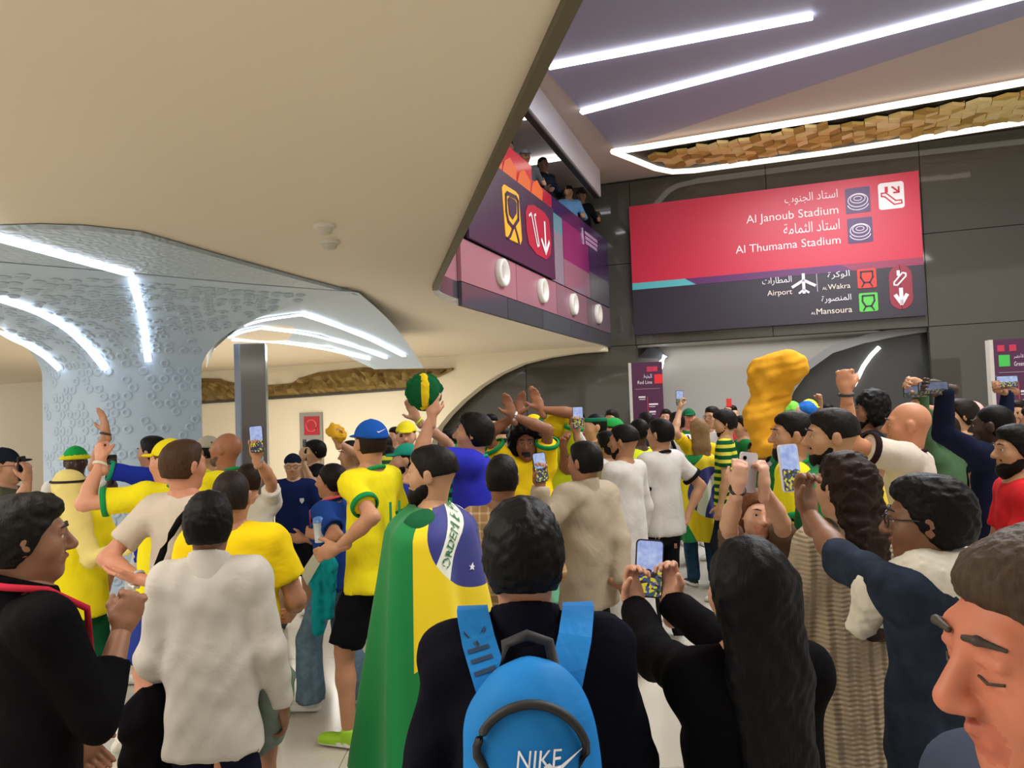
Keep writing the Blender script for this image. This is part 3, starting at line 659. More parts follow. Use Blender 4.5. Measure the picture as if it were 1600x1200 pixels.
# direction sign on the balcony
so = FAS.at(fz(430, 500)[0], 3.9); bs = empty('direction_sign', so, 'dark purple sign with yellow train symbol and red escalator arrow on the balcony', 'sign')
FAS.slab([(.9, 3.9), (us-.01, 3.9), (us-.01, 5.0), (.9, 5.0)], .04, .06).build('board', plain('3c2342', .35), bs, False, so)
def fstroke(pts, w_, hx, name, close=False, off=.116):
    q = [np.array(fz(*p)) for p in pts]; m = MB(); q = q+[q[0]] if close else q
    for a, b in zip(q[:-1], q[1:]):
        d = (b-a)/np.linalg.norm(b-a); n = np.array([-d[1], d[0]])*w_/2; a2, b2 = a-d*w_*.3, b+d*w_*.3
        m.prism([FAS.at(*(a2+n), off), FAS.at(*(b2+n), off), FAS.at(*(b2-n), off), FAS.at(*(a2-n), off)], np.append(FAS.n, 0)*.004)
    return m.build(name, plain(hx, .4), bs, False, so)
fpoly('train_symbol', [(385, 362), (395, 346), (455, 382), (470, 400), (486, 620), (478, 642), (420, 615), (404, 600)], 'f0b430', bs, .1, .01, o0=so)
fstroke([(403, 400), (410, 390), (455, 412), (464, 430), (466, 520), (440, 560), (415, 530), (405, 480)], .05, '3c2342', 'train_outline', True)
fpoly('train_window', [(413, 420), (420, 408), (448, 424), (456, 440), (455, 490), (437, 520), (420, 495)], '3c2342', bs, .116, .004, o0=so)
fstroke([(440, 560), (425, 600), (415, 612)], .04, '3c2342', 'train_outline'); fstroke([(450, 560), (462, 600), (470, 635)], .04, '3c2342', 'train_outline')
fpoly('arrow_field', [(505, 480), (515, 450), (545, 447), (600, 485), (622, 520), (634, 640), (630, 690), (610, 716), (560, 690), (522, 640), (510, 580)], 'b02038', bs, .1, .01, o0=so)
fstroke([(520, 500), (530, 490), (562, 650), (570, 645), (545, 500), (552, 495)], .035, 'f0e8ea', 'escalator_symbol')
fstroke([(597, 535), (604, 680)], .06, 'f0e8ea', 'arrow'); fstroke([(583, 620), (604, 684), (620, 632)], .06, 'f0e8ea', 'arrow')
# event lettering on the banner
for (X0, Y0, X1, Y1) in ((818, 590, 880, 618), (820, 612, 880, 640), (822, 634, 878, 660)):
    u0, z0 = fz(X0, Y0); u1, z1 = fz(X1, Y1); zz = (z0+z1)/2; FAS.slab([(u0, zz-.03), (u1, zz-.03), (u1, zz+.03), (u0, zz+.03)], .004, .055).build('banner_lettering', plain('b48fb4'), fas)
MB().tube([FAS.at(*fz(x, y), .06) for x, y in ((803, 560), (798, 590), (804, 615), (809, 640), (802, 560))], .02, 6).build('banner_emblem', plain('b48fb4'), fas)
# vault: flat ceiling part, column face, second vault
mv, t = base('embossed_blue_panel', col('b4c4d2'), .42, .05, .4)
tc = t.new('ShaderNodeTexCoord'); vo = t.new('ShaderNodeTexVoronoi'); vo.inputs['Scale'].default_value = 9; t.l(tc.outputs['Object'], vo.inputs['Vector'])
bump(t, t.math('SINE', t.math('MULTIPLY', vo.outputs['Distance'], 14)), .35, .02)
mvp = base('blue_panel', col('b6c8da'), .5, 0, .3)[0]
crease_px = [(-420, 385), (-150, 400), (0, 410), (110, 419), (215, 428), (310, 437), (400, 445), (480, 451), (560, 457)]
edge_px = [(-420, 372), (-150, 356), (0, 352), (60, 350), (130, 352), (220, 362), (300, 385), (380, 408), (470, 433), (560, 457)]
vt = struct(MB().prism([PZ(x, y, SOF-.006) for x, y in edge_px]+[PZ(x, y, SOF-.006) for x, y in crease_px[::-1][1:]], (0, 0, -.03)).build('ceiling_vault', mv))
cre = np.array([PZ(x, y, SOF-.04) for x, y in crease_px])
# arc-length resample of the crease
def resample(p, n):
    p = np.asarray(p, float); d = np.r_[0, np.cumsum(np.linalg.norm(np.diff(p, axis=0), axis=1))]; t_ = np.linspace(0, d[-1], n)
    return np.stack([np.interp(t_, d, p[:, i]) for i in range(p.shape[1])], -1)
NU, NV = 90, 60
# trunk footprint: left profile x -4.9, right -3.3, bulging to the camera
xl, xr = P(72, 720, 8.1)[0], P(314, 720, 8.0)[0]
top_ = resample(cre[2:], NU)
top_[0] = P(-30, 545, 7.6)*[1, 1, 0]+[0, 0, SOF-.04]
# left flare: crease left end pulled over the left arch
uu = np.linspace(0, 1, NU)
bot = np.stack([xl+(xr-xl)*uu, 8.05-.35*np.sin(np.pi*uu), np.zeros(NU)], -1)
topL = PZ(-300, 393, SOF-.04)
top_ = resample(np.array([topL]+list(cre[1:])), NU)
Z0 = 2.42
grid = np.zeros((NU, NV, 3))
for i in range(NU):
    for j in range(NV):
        q = j/(NV-1)*1.35
        if q <= 1:
            tt = q*math.pi/2; hx_ = math.sin(tt); z = Z0+(SOF-.04-Z0)*math.cos(tt)
        else: hx_ = 1; z = Z0*(1-(q-1)/.35)
        pt = top_[i]*(1-hx_)+bot[i]*hx_; pt[2] = z; grid[i, j] = pt
vs = grid.reshape(-1, 3); fs = np.array([(i*NV+j, (i+1)*NV+j, (i+1)*NV+j+1, i*NV+j+1) for i in range(NU-1) for j in range(NV-1)])
vcol = struct(mesh('wall_vault_column', vs, fs, mvp, None, True))
# back of the column so that it is a closed trunk
bk = np.concatenate([grid[::-1, NV-18:].copy()]); bk = bk*[1, -1, 1]+[0, 16.1, 0]
mesh('column_back', bk.reshape(-1, 3), np.array([(i*18+j, (i+1)*18+j, (i+1)*18+j+1, i*18+j+1) for i in range(NU-1) for j in range(17)]), mvp, vcol, True)
# embossed rings on the column face
gp = proj(vs).reshape(NU, NV, 2); gu = np.gradient(grid, axis=0); gv = np.gradient(grid, axis=1); gn = np.cross(gu, gv); gn /= np.linalg.norm(gn, axis=2, keepdims=True)+1e-9
gn *= np.where((gn[..., 1] > 0)[..., None], -1, 1)
rv, rf = [], []; random.seed(4); na = 10
def bil(G, fi, fj):
    i0, j0 = min(int(fi), NU-2), min(int(fj), NV-2); a, b = fi-i0, fj-j0
    return G[i0, j0]*(1-a)*(1-b)+G[i0+1, j0]*a*(1-b)+G[i0, j0+1]*(1-a)*b+G[i0+1, j0+1]*a*b
row = 0; arcl = np.r_[0, np.cumsum(np.linalg.norm(np.diff(grid[NU//2], axis=0), axis=1))]
for sl_ in np.arange(.35, arcl[-1]-.05, .085):
    fj = float(np.interp(sl_, arcl, np.arange(NV)))
    j0 = int(fj); L_ = np.linalg.norm(np.diff(grid[:, j0], axis=0), axis=1).sum(); nc = int(L_/.115)
    for k_ in range(nc):
        if random.random() < .4: continue
        fi = (k_+.5+.5*(row % 2)+random.uniform(-.1, .1))/nc*(NU-1)
        if not 2 < fi < NU-3: continue
        n_ = nrm(bil(gn, fi, fj)); c = bil(grid, fi, fj)+n_*.003; a1 = nrm(bil(gu, fi, fj)); a1 = nrm(a1-n_*(a1@n_)); a2 = np.cross(n_, a1); k0 = len(rv); rr = .034
        for q in range(na):
            an_ = 2*math.pi*q/na; rad = a1*math.cos(an_)+a2*math.sin(an_)
            rv.append(c+rad*(rr+.016)); rv.append(c+rad*rr+n_*.012); rv.append(c+rad*(rr-.016))
        for q in range(na):
            p0, p1 = k0+3*q, k0+3*((q+1) % na); rf += [(p0, p1, p1+1, p0+1), (p0+1, p1+1, p1+2, p0+2)]
    row += 1
ro = mesh('embossed_rings', rv, np.array(rf), mvp, vcol, True); ro['kind'] = 'stuff'
def strip_on(G, N, path, wd, name, parent, s=2.4, off=.022):
    up4 = lambda A: np.stack([np.stack([np.interp(np.linspace(0, A.shape[0]-1, 300), np.arange(A.shape[0]), r_[:, q]) for q in range(3)], -1) for r_ in np.stack([np.stack([np.interp(np.linspace(0, A.shape[1]-1, 200), np.arange(A.shape[1]), A[i, :, q]) for q in range(3)], -1) for i in range(A.shape[0])]).transpose(1, 0, 2)])
    G = up4(G); N = up4(N); g2 = proj(G.reshape(-1, 3)); pts = []
    for (x, y) in resample(path, 24):
        k = np.argmin(((g2-[x, y])**2).sum(1)); pts.append(G.reshape(-1, 3)[k]+N.reshape(-1, 3)[k]*off)
    pts = np.array(pts)
    for _ in range(6): pts[1:-1] = (pts[:-2]+pts[1:-1]*2+pts[2:])/4
    vs, fs = [], []
    for i, p in enumerate(pts):
        tt = nrm(pts[min(i+1, 23)]-pts[max(i-1, 0)]); k = np.argmin(((G.reshape(-1, 3)-p)**2).sum(1)); n_ = N.reshape(-1, 3)[k]; sd = nrm(np.cross(tt, n_))
        vs += [p-sd*wd/2, p+sd*wd/2, p+sd*wd/2+n_*.02, p-sd*wd/2+n_*.02]
    for i in range(23): fs += [(4*i+a, 4*i+(a+1) % 4, 4*i+4+(a+1) % 4, 4*i+4+a) for a in range(4)]
    return mesh(name, vs, fs, emit('f4f8ff', s), parent, True)
ls = 0
def tagstrip(o, label): return tag(o, label, 'light strip', 'light strips on the blue vaults')
tagstrip(strip_on(grid, gn, [(207, 432), (218, 470), (227, 520), (232, 562)], .06, 'light_strip', None), 'straight white light strip down the face of the ringed blue column')
tagstrip(strip_on(grid, gn, [(0, 463), (60, 482), (110, 510), (145, 545), (167, 575)], .07, 'light_strip', None), 'long curved white light strip on the blue column, the upper of two')
tagstrip(strip_on(grid, gn, [(0, 517), (40, 533), (75, 555), (97, 575)], .06, 'light_strip', None), 'short curved white light strip on the blue column above its left arch')
a, b = PZ(-150, 330, SOF-.05), PZ(203, 427, SOF-.05); d = nrm(b-a); sd = np.cross(d, (0, 0, 1))*.035
tagstrip(MB().prism([a-sd, b-sd, b+sd, a+sd], (0, 0, -.02)).build('light_strip', emit('f4f8ff', 2.4)), 'straight white light strip on the flat vault ceiling beside the tan soffit')
# second vault beyond the arch
Aq = resample([P(322, 575, 8.05), P(335, 545, 8.0), P(380, 505, 7.85), P(430, 484, 7.7), P(490, 467, 7.55), PZ(560, 457, SOF-.03)], 50)
Bq = resample([P(325, 560, 11.5), P(345, 533, 11.6), P(430, 532, 11.8), P(520, 546, 11.8), P(585, 577, 11.6), P(662, 575, 11.0)], 50)
g2_ = np.zeros((50, 30, 3))
for j in range(30):
    q = j/29; g2_[:, j] = Aq*(1-q)+Bq*q; g2_[:, j, 2] += .10*math.sin(math.pi*q)
v2 = struct(mesh('ceiling_vault_far', g2_.reshape(-1, 3), np.array([(i*30+j, (i+1)*30+j, (i+1)*30+j+1, i*30+j+1) for i in range(49) for j in range(29)]), mvp, None, True))
n2 = np.cross(np.gradient(g2_, axis=0), np.gradient(g2_, axis=1)); n2 /= np.linalg.norm(n2, axis=2, keepdims=True)+1e-9; n2 *= np.where((n2[..., 2] > 0)[..., None], -1, 1)
for k, pth in enumerate(([(476, 488), (520, 503), (575, 524), (632, 553)], [(413, 510), (480, 518), (550, 536), (604, 556)], [(365, 528), (440, 532), (520, 544), (577, 558)],
                         [(380, 502), (420, 494), (472, 487)], [(358, 521), (385, 513), (410, 509)])):
    tagstrip(strip_on(g2_, n2, pth, .06, 'light_strip', None), 'white light strip on the far blue vault, %s' % ('topmost long one', 'middle long one', 'lowest long one', 'short piece before the topmost', 'short piece before the middle one')[k])
# cream wall with its sweeping arch edge
mc, t = base('cream_plaster', col('e6dcc4'), .6, 0, .3); noisecol(t, col('e4dac2'), .5, .03)
arc = [CREAM.px(x, y) for x, y in ((945, 548), (900, 551), (855, 558), (815, 568), (780, 584), (750, 603), (722, 626), (700, 648), (684, 668), (675, 690), (670, 720))]
cw = struct(CREAM.slab([(-1, 0), (arc[-1][0], 0)]+arc[::-1]+[(arc[0][0], SOF), (-1, SOF)], -.3).build('wall_cream', mc))
tp = [(300, 592), (325, 591), (345, 592), (360, 597), (410, 602), (456, 599), (467, 591), (496, 582), (571, 574), (624, 577), (690, 576), (711, 575)]; bt = [(300, 628), (413, 621), (640, 606), (690, 588), (711, 577)]
tx, ty = zip(*tp); bx_, by = zip(*bt); random.seed(2); vs = []; NX, NY = 74, 6
for i in range(NX):
    x = 300+411*i/(NX-1); y0, y1 = np.interp(x, tx, ty), np.interp(x, bx_, by)
    for j in range(NY):
        u, z = CREAM.px(x+random.uniform(-2, 2)*(0 < i < NX-1), y0+(y1-y0)*j/(NY-1)+random.uniform(-1.5, 1.5)*(0 < j < NY-1)); vs.append(CREAM.at(u, z, .03+random.uniform(0, .16)*(0 < j < NY-1)))
mg, t = base('bronze_relief', col('8a713f'), .45, .35); noisecol(t, col('86703f'), 3, .35)
mesh('relief_frieze', vs, np.array([(i*NY+j, i*NY+j+1, (i+1)*NY+j+1, (i+1)*NY+j) for i in range(NX-1) for j in range(NY-1)]), mg, cw)
CREAM.slab([CREAM.px(x, y) for x, y in ((300, 628), (413, 621), (640, 606), (640, 609), (413, 625), (300, 632))], .05).build('dark_ledge', plain('3f3a33', .5), cw)
# hose cabinet
u0, z1 = CREAM.px(470, 645); u1, z0 = CREAM.px(507, 740); hc_ = CREAM.at((u0+u1)/2, z0); hcab = empty('hose_cabinet', hc_, 'grey wall cabinet with red fire hose reel window on cream wall', 'cabinet')
CREAM.slab([(u0, z0), (u1, z0), (u1, z1), (u0, z1)], .06).build('door_frame', plain('8f8a84', .4), hcab, False, hc_)
CREAM.slab([(u0+.05, z0+.05), (u1-.05, z0+.05), (u1-.05, z1-.6), (u0+.05, z1-.6)], .02, .06).build('door', plain('9c968f', .35), hcab, False, hc_)
a, b = CREAM.px(478, 651), CREAM.px(502, 679); CREAM.slab([(a[0], b[1]), (b[0], b[1]), (b[0], a[1]), (a[0], a[1])], .02, .06).build('window', plain('a3202c', .15), hcab, False, hc_)
c = CREAM.at((a[0]+b[0])/2, (a[1]+b[1])/2, .085); MB().tube([c+np.append(CREAM.e, 0)*.13*math.cos(q)+V3(0, 0, .13*math.sin(q)) for q in np.linspace(0, 6.283, 20, endpoint=False)], .02, 6, True).build('hose_reel', plain('d05058', .4), hcab, True, hc_)
# atrium ceiling with strips, beam, gold band
CE = 6.42
struct(mesh('ceiling_atrium', [(-15, -4, CE), (14, -4, CE), (14, 24, CE), (-15, 24, CE)], [(0, 1, 2, 3)], plain('b3a49c', .6)))
q0, q1 = PZ(962, 231, CE), PZ(1600, 20, CE); qd = nrm(q1-q0); qe = q1+qd*3; bs0 = np.array([-1.05, 6.0]); be0 = np.array([1.74, 14.25])
struct(MB().prism([V3(q0[0], q0[1], CE), V3(qe[0], qe[1], CE), V3(8, -2, CE), V3(-3.7, -2, CE), V3(-1.05, 6, CE)], (0, 0, -.04)).build('ceiling_blue_panel', plain('8d8da6', .5)))
bd = nrm(np.append(be0-bs0, 0)); bn = np.cross(bd, (0, 0, 1))
struct(MB().prism([np.append(bs0, CE)-bn*.08, np.append(be0, CE)-bn*.08, np.append(be0, CE)+bn*.08, np.append(bs0, CE)+bn*.08], (0, 0, -.5)).build('trim_beam', plain('c9c6ce', .4)))
struct(MB().prism([np.append(bs0, CE-.5)-bn*.05, np.append(be0, CE-.5)-bn*.05, np.append(be0, CE-.5)+bn*.05, np.append(bs0, CE-.5)+bn*.05], (0, 0, -.03)).build('trim_beam_edge', plain('2b2826', .5)))
def cstrip(x0, y0, x1, y1, wd, label, s=6):
    a, b = PZ(x0, y0, CE-.06), PZ(x1, y1, CE-.06); d = nrm(b-a); sd = np.cross(d, (0, 0, 1))*wd/2
    tag(MB().prism([a-sd, b-sd, b+sd, a+sd], (0, 0, -.025)).build('light_strip', emit('f4f6ff', s)), label, 'light strip', 'light strips on the atrium ceiling')
cstrip(857, 104, 1270, 25, .1, 'shorter slanting light strip on the blue atrium ceiling panel')
cstrip(908, 175, 1620, -12, .1, 'longest slanting light strip on the blue atrium ceiling panel')
cstrip(790, 184, 860, 182, .1, 'short light strip left of the white ceiling beam')
cstrip(765, 265, 912, 241, .12, 'light strip along the ceiling edge behind the people on the balcony', 4)
tr = [PZ(x, y, CE-.1) for x, y in ((1640, 121), (1300, 182), (1000, 231), (958, 237), (985, 247), (1025, 263), (1050, 268), (1085, 266), (1300, 237), (1640, 184))]
struct(MB().tube(tr, .055, 8).build('trim_gold_band', emit('fff4e0', 1.1), None, True))  # trim given a glow of its own, added to brighten the gold tiles
gb = struct(MB().prism([PZ(x, y, CE-.05) for x, y in ((965, 237), (1640, 122), (1640, 184), (1050, 267))], (0, 0, -.02)).build('ceiling_gold_band', plain('1d1a14', .6)))
g0, g1 = PZ(1012, 243, CE-.1), PZ(1640, 128, CE-.1); ge = nrm(g1-g0); gnv = np.cross(ge, (0, 0, 1)); gnv = gnv if gnv[1] > 0 else -gnv
mgold = [base('gold_tile', col(h_), .5, .15)[0] for h_ in ('ead08c', 'd0b060', 'f0dca0', 'b09048')]
EL = .2; s3 = math.sqrt(3)/2; tm = []
for o3 in range(3):
    a3 = math.pi/3*o3*2+math.pi/2; d1 = ge*math.cos(a3)+gnv*math.sin(a3); d2 = ge*math.cos(a3+2.0944)+gnv*math.sin(a3+2.0944)
    tm.append((d1*EL, d2*EL))
proto = {}; cnt = 0; random.seed(9)
glen = np.linalg.norm(g1-g0)
for i in range(-4, int(glen/(EL*1.732))+2):
    for j in range(0, 6):
        cpt = g0+ge*(i*EL*1.732+(j % 2)*EL*.866)+gnv*(j*EL*1.5-.0)
        for o3 in range(3):
            d1, d2 = tm[o3]; mid = cpt+(d1+d2)/2; xy = proj(mid)
            lo_y = np.interp(xy[0], (1012, 1050, 1640), (243, 262, 178)); hi_y = np.interp(xy[0], (1012, 1640), (240, 133))
            if not (1005 < xy[0] < 1640 and hi_y+1 < xy[1] < lo_y-1): continue
            key = (o3, random.randrange(4))
            if key not in proto:
                e1, e2 = d1*.97, d2*.97; proto[key] = mesh('gold_tile', *(lambda m: (m.v, m.f))(MB().prism([V3(0, 0, 0), e1, e1+e2, e2], (0, 0, -.05))), mgold[key[1]], gb)
                o = proto[key]
            else: o = proto[key].copy(); C.objects.link(o); o.parent = gb
            o.location = tuple(cpt+V3(0, 0, random.uniform(-.02, .012))); o.rotation_euler = (random.uniform(-.09, .09), random.uniform(-.09, .09), 0); cnt += 1
# detectors
for i, (x, y) in enumerate(((507, 352), (515, 377))):
    c = PZ(x, y, SOF); m = []; d = empty('smoke_detector', c, ('small white ceiling detector, the upper of a pair on the tan soffit', 'small white ceiling detector, the lower of a pair on the tan soffit')[i], 'detector')
    rr = [(.07, 0), (.07, -.015), (.055, -.02), (.045, -.05), (.02, -.06)]; vs = [V3(r_*math.cos(q), r_*math.sin(q), z) for r_, z in rr for q in np.linspace(0, 6.283, 16, endpoint=False)]
    mesh('base', vs[:48], [(16*j+i_, 16*j+(i_+1) % 16, 16*j+16+(i_+1) % 16, 16*j+16+i_) for j in range(2) for i_ in range(16)], plain('d8d2c8', .5), d, True)
    mesh('sensor', vs[32:], [(16*j+i_, 16*j+(i_+1) % 16, 16*j+16+(i_+1) % 16, 16*j+16+i_) for j in range(2) for i_ in range(16)]+[tuple(range(32, 48))], plain('c9c2b6', .5), d, True)
# kiosk totem
kc = P(392, 700, 8.8); kz = P(392, 538, 8.8)[2]; kb = V3(kc[0], kc[1], 0); kq = math.radians(14); Rk = np.array(Matrix.Rotation(kq, 3, 'Z'))
ki = empty('information_totem', kb, 'tall grey totem with dark glass face standing before the cream wall', 'totem')
cs = [(-.16, -.05), (-.1, -.12), (.19, -.12), (.19, .2), (-.1, .2), (-.16, .12)]
MB().prism([kb+Rk@V3(x, y, 0) for x, y in cs], (0, 0, kz)).build('case', plain('8f96a3', .3, .3), ki, False, kb)
MB().box(kb+Rk@V3(.05, -.13, kz/2+.05), (.26, .03, kz-.12), Rk).build('glass_face', glossy('6d645e', .12), ki, False, kb)
# map pylons
_tx = {}
AR = {'ا': 'ﺍﺎ', 'أ': 'ﺃﺄ', 'ب': 'ﺏﺐﺑﺒ', 'ة': 'ﺓﺔ', 'ت': 'ﺕﺖﺗﺘ', 'ث': 'ﺙﺚﺛﺜ', 'ج': 'ﺝﺞﺟﺠ', 'خ': 'ﺥﺦﺧﺨ', 'د': 'ﺩﺪ', 'ر': 'ﺭﺮ', 'س': 'ﺱﺲﺳﺴ', 'ص': 'ﺹﺺﺻﺼ',
      'ض': 'ﺽﺾﺿﻀ', 'ط': 'ﻁﻂﻃﻄ', 'ك': 'ﻙﻚﻛﻜ', 'ل': 'ﻝﻞﻟﻠ', 'م': 'ﻡﻢﻣﻤ', 'ن': 'ﻥﻦﻧﻨ', 'و': 'ﻭﻮ'}
def arabic(tx):
    o = ''
    for i, ch in enumerate(tx):
        if ch not in AR: o += ch; continue
        pj = i > 0 and tx[i-1] in AR and len(AR[tx[i-1]]) == 4; nj = i+1 < len(tx) and tx[i+1] in AR and len(AR[ch]) == 4
        o += AR[ch][(2 if nj else 0)+(1 if pj else 0)] if len(AR[ch]) == 4 else AR[ch][1 if pj else 0]
    return o[::-1]
def text_mesh(tx):
    cu = bpy.data.curves.new('lettering', 'FONT'); cu.body = tx; cu.resolution_u = 3; cu.extrude = .0
    ob = bpy.data.objects.new('lettering', cu); C.objects.link(ob); dg = bpy.context.evaluated_depsgraph_get(); me = bpy.data.meshes.new_from_object(ob.evaluated_get(dg))
    v = np.array([x.co[:] for x in me.vertices]); f = [tuple(p.vertices) for p in me.polygons]
    bpy.data.objects.remove(ob); bpy.data.curves.remove(cu); bpy.data.meshes.remove(me); return v, f
def text_on(fn, tx, u0, u1, z0, hx, parent, o0, hgt=None, name='lettering', slope=0):
    """lettering fitted between u0 and u1, standing on z0; fn(u, z) -> point"""
    v, f = text_mesh(tx)
    if len(v) == 0: return
    lo, hi = v.min(0), v.max(0); s = (u1-u0)/(hi[0]-lo[0]); sz = s if hgt is None else hgt/(hi[1]-lo[1])
    q = np.array([fn(u0+(x-lo[0])*s, z0+(y-(0 if hgt is None else lo[1]))*sz) for x, y, _ in v])
    xs = np.sort(v[:, 0]); g_ = np.argsort(np.diff(xs))[::-1][:tx.count(' ')]; cutx = sorted((xs[k_]+xs[k_+1])/2 for k_ in g_)
    wordof = np.searchsorted(cutx, [np.mean([v[k_][0] for k_ in fc]) for fc in f]) if len(cutx) else np.zeros(len(f), int)
    for wi in range(len(cutx)+1):   # one object for each word
        fw_ = [fc for fc, w_ in zip(f, wordof) if w_ == wi]; used = sorted({k_ for fc in fw_ for k_ in fc}); mp_ = {k_: n_ for n_, k_ in enumerate(used)}
        if fw_: mesh(name, q[used], [tuple(mp_[k_] for k_ in fc) for fc in fw_], plain(hx, .5), parent, False, None, o0)
def pylon(x0, x1, ytop, Y, label, rows, icon):
    a, b = P(x0, ytop, Y), P(x1, ytop, Y-.12); pl = Plane(a[:2], b[:2]); W_ = np.linalg.norm((b-a)[:2]); zt = a[2]; o0 = pl.at(W_/2, 0); r_ = empty('map_pylon', o0, label, 'sign')
    pl.slab([(0, 0), (W_, 0), (W_, zt), (0, zt)], -.14).build('board', plain('4a2040', .35), r_, False, o0)
    pl.slab([(-.05, 0), (0, 0), (0, zt), (-.05, zt)], -.14, .005).build('edge_strip', plain('b9b4ac', .4), r_, False, o0)
    f_ = lambda u, z: pl.at(u, z, .006)
    def q(u, z, w_, h_, hx, nm='symbol'): pl.slab([(u, z), (u+w_, z), (u+w_, z+h_), (u, z+h_)], .004, .002).build(nm, plain(hx, .5), r_, False, o0)
    q(W_*.74 if icon == 'd8242c' else .06, zt-.38, .14, .16, icon); q(W_*.5 if icon == 'd8242c' else .05, zt-.17, .09, .09, 'b52a48'); q(W_*.68 if icon == 'd8242c' else .2, zt-.17, .09, .09, 'b52a48')
    if icon == 'd8242c':
        text_on(f_, 'Red Line', .1, W_*.66, zt-.38, 'd9cdd6', r_, o0, .06); text_on(f_, arabic('الخط'), .2, W_*.66, zt-.28, 'd9cdd6', r_, o0, .07)
    else:
        text_on(f_, 'Green Line', .25, W_*.8, zt-.38, 'd9cdd6', r_, o0, .06); text_on(f_, arabic('الخط الأخضر'), .25, W_*.8, zt-.28, 'd9cdd6', r_, o0, .07)
    q(.05, zt-.47, W_-.1, .008, '9a7f92', 'rule')
    q(W_*.48, zt-1.5, .012, .9, 'b5303f', 'line_map')
    random.seed(rows)
    for i in range(rows):
        z = zt-.62-i*.13; sd = i % 3 == 0; q(W_*.2 if sd else W_*.53, z, W_*random.uniform(.2, .3), .028, 'd9cdd6', 'station_name'); q(W_*.22 if sd else W_*.53, z-.035, W_*.2, .016, 'b9a9b4', 'station_name')
pylon(986, 1034, 567, 13.2, 'slim purple map pylon with red line symbol in front of grey wall', 8, 'd8242c')
pylon(1551, 1625, 531, 10.6, 'purple map pylon with green line symbol beside dark polished wall', 8, '3fb04a')
# big direction sign
SG = Plane((-14, 14.9+.354*16.36), (12, 14.9-.354*9.64), .1)
z2 = lambda X, Y: SG.px(970+X/3.2, 240+Y/3.2)
cor = [z2(45, 275), z2(1480, 75), z2(1535, 800), z2(65, 915)]
su0, su1 = (cor[0][0]+cor[3][0])/2, (cor[1][0]+cor[2][0])/2; szt, szb = (cor[0][1]+cor[1][1])/2, (cor[2][1]+cor[3][1])/2
so = SG.at((su0+su1)/2, szb); sg = empty('station_sign', so, 'large red and dark purple stadium and airport direction sign on the back wall', 'sign')
zm = szb+(szt-szb)*.40
def sp_(name, pts, hx, off=0, th=.01, rough=.4): return SG.slab(pts, th, off).build(name, plain(hx, rough), sg, False, so)
sp_('board', [(su0, szb), (su1, szb), (su1, szt), (su0, szt)], '2c2431', -.08, .08)
sp_('red_field', [(su0, zm), (su1, zm), (su1, szt), (su0, szt)], 'c62642', 0, .006)
wd_ = su1-su0; bz = zm-.13
sp_('teal_band', [(su0, bz), (su0+wd_*.24, bz), (su0+wd_*.2, zm), (su0, zm)], '58b4ba', 0, .006); sp_('purple_band', [(su0+wd_*.24, bz), (su0+wd_*.78, bz), (su0+wd_*.74, zm), (su0+wd_*.2, zm)], '5c2560', 0, .006); sp_('maroon_band', [(su0+wd_*.78, bz), (su1, bz), (su1, zm), (su0+wd_*.74, zm)], '8e2f52', 0, .006)
sf = lambda u, z: SG.at(u, z, .013)
def stx(tx, X0, X1, Y, hx='f2dfe2', hgt=None):
    u0, za = z2(X0, Y[0]); u1, zb_ = z2(X1, Y[1]); text_on(sf, tx, u0, u1, (za+zb_)/2, hx, sg, so, hgt)
stx(arabic('استاد الجنوب'), 820, 1085, (262, 232), hgt=.2); stx('Al Janoub Stadium', 628, 1088, (352, 298))
stx(arabic('استاد الثمامة'), 815, 1095, (408, 378), hgt=.2); stx('Al Thumama Stadium', 575, 1099, (502, 448))
stx(arabic('المطارات'), 708, 855, (664, 652), 'e8e2e8', .15); stx('Airport', 733, 857, (712, 702), 'e8d8cc')
stx(arabic('الوكرة'), 1035, 1145, (630, 622), 'e8e2e8', .14); stx('AL', 1008, 1032, (682, 680), 'e8d8cc'); stx('Wakra', 1036, 1148, (680, 672), 'e8d8cc')
stx(arabic('المنصورة'), 1005, 1153, (750, 740), 'e8e2e8', .14); stx('AL', 952, 975, (806, 804), 'e8d8cc'); stx('Mansoura', 979, 1157, (804, 793), 'e8d8cc')
def rrect(u0, z0, u1, z1, r_):
    o = []
    for cx, cz, a0 in ((u1-r_, z1-r_, 0), (u0+r_, z1-r_, 90), (u0+r_, z0+r_, 180), (u1-r_, z0+r_, 270)): o += [(cx+r_*math.cos(math.radians(a0+q)), cz+r_*math.sin(math.radians(a0+q))) for q in (0, 22, 45, 68, 90)]
    return o
def icon(name, c0, c1, hx, r_=.04):
    a, b = z2(*c0), z2(*c1); zz = sorted((a[1], b[1])); uu_ = sorted((a[0], b[0])); sp_(name, rrect(uu_[0], zz[0], uu_[1], zz[1], r_), hx, .006, .006); return uu_[0], zz[0], uu_[1]-uu_[0], zz[1]-zz[0]
def sstroke(name, pts, w_, hx, close=False):
    m = MB(); q = [np.array(p) for p in pts]; q = q+[q[0]] if close else q
    for a, b in zip(q[:-1], q[1:]):
        d = (b-a)/max(np.linalg.norm(b-a), 1e-6); n = np.array([-d[1], d[0]])*w_/2; a2, b2 = a-d*w_*.3, b+d*w_*.3
        m.prism([SG.at(*(a2+n), .0125), SG.at(*(b2+n), .0125), SG.at(*(b2-n), .0125), SG.at(*(a2-n), .0125)], np.append(SG.n, 0)*.004)
    return m.build(name, plain(hx, .5), sg, False, so)
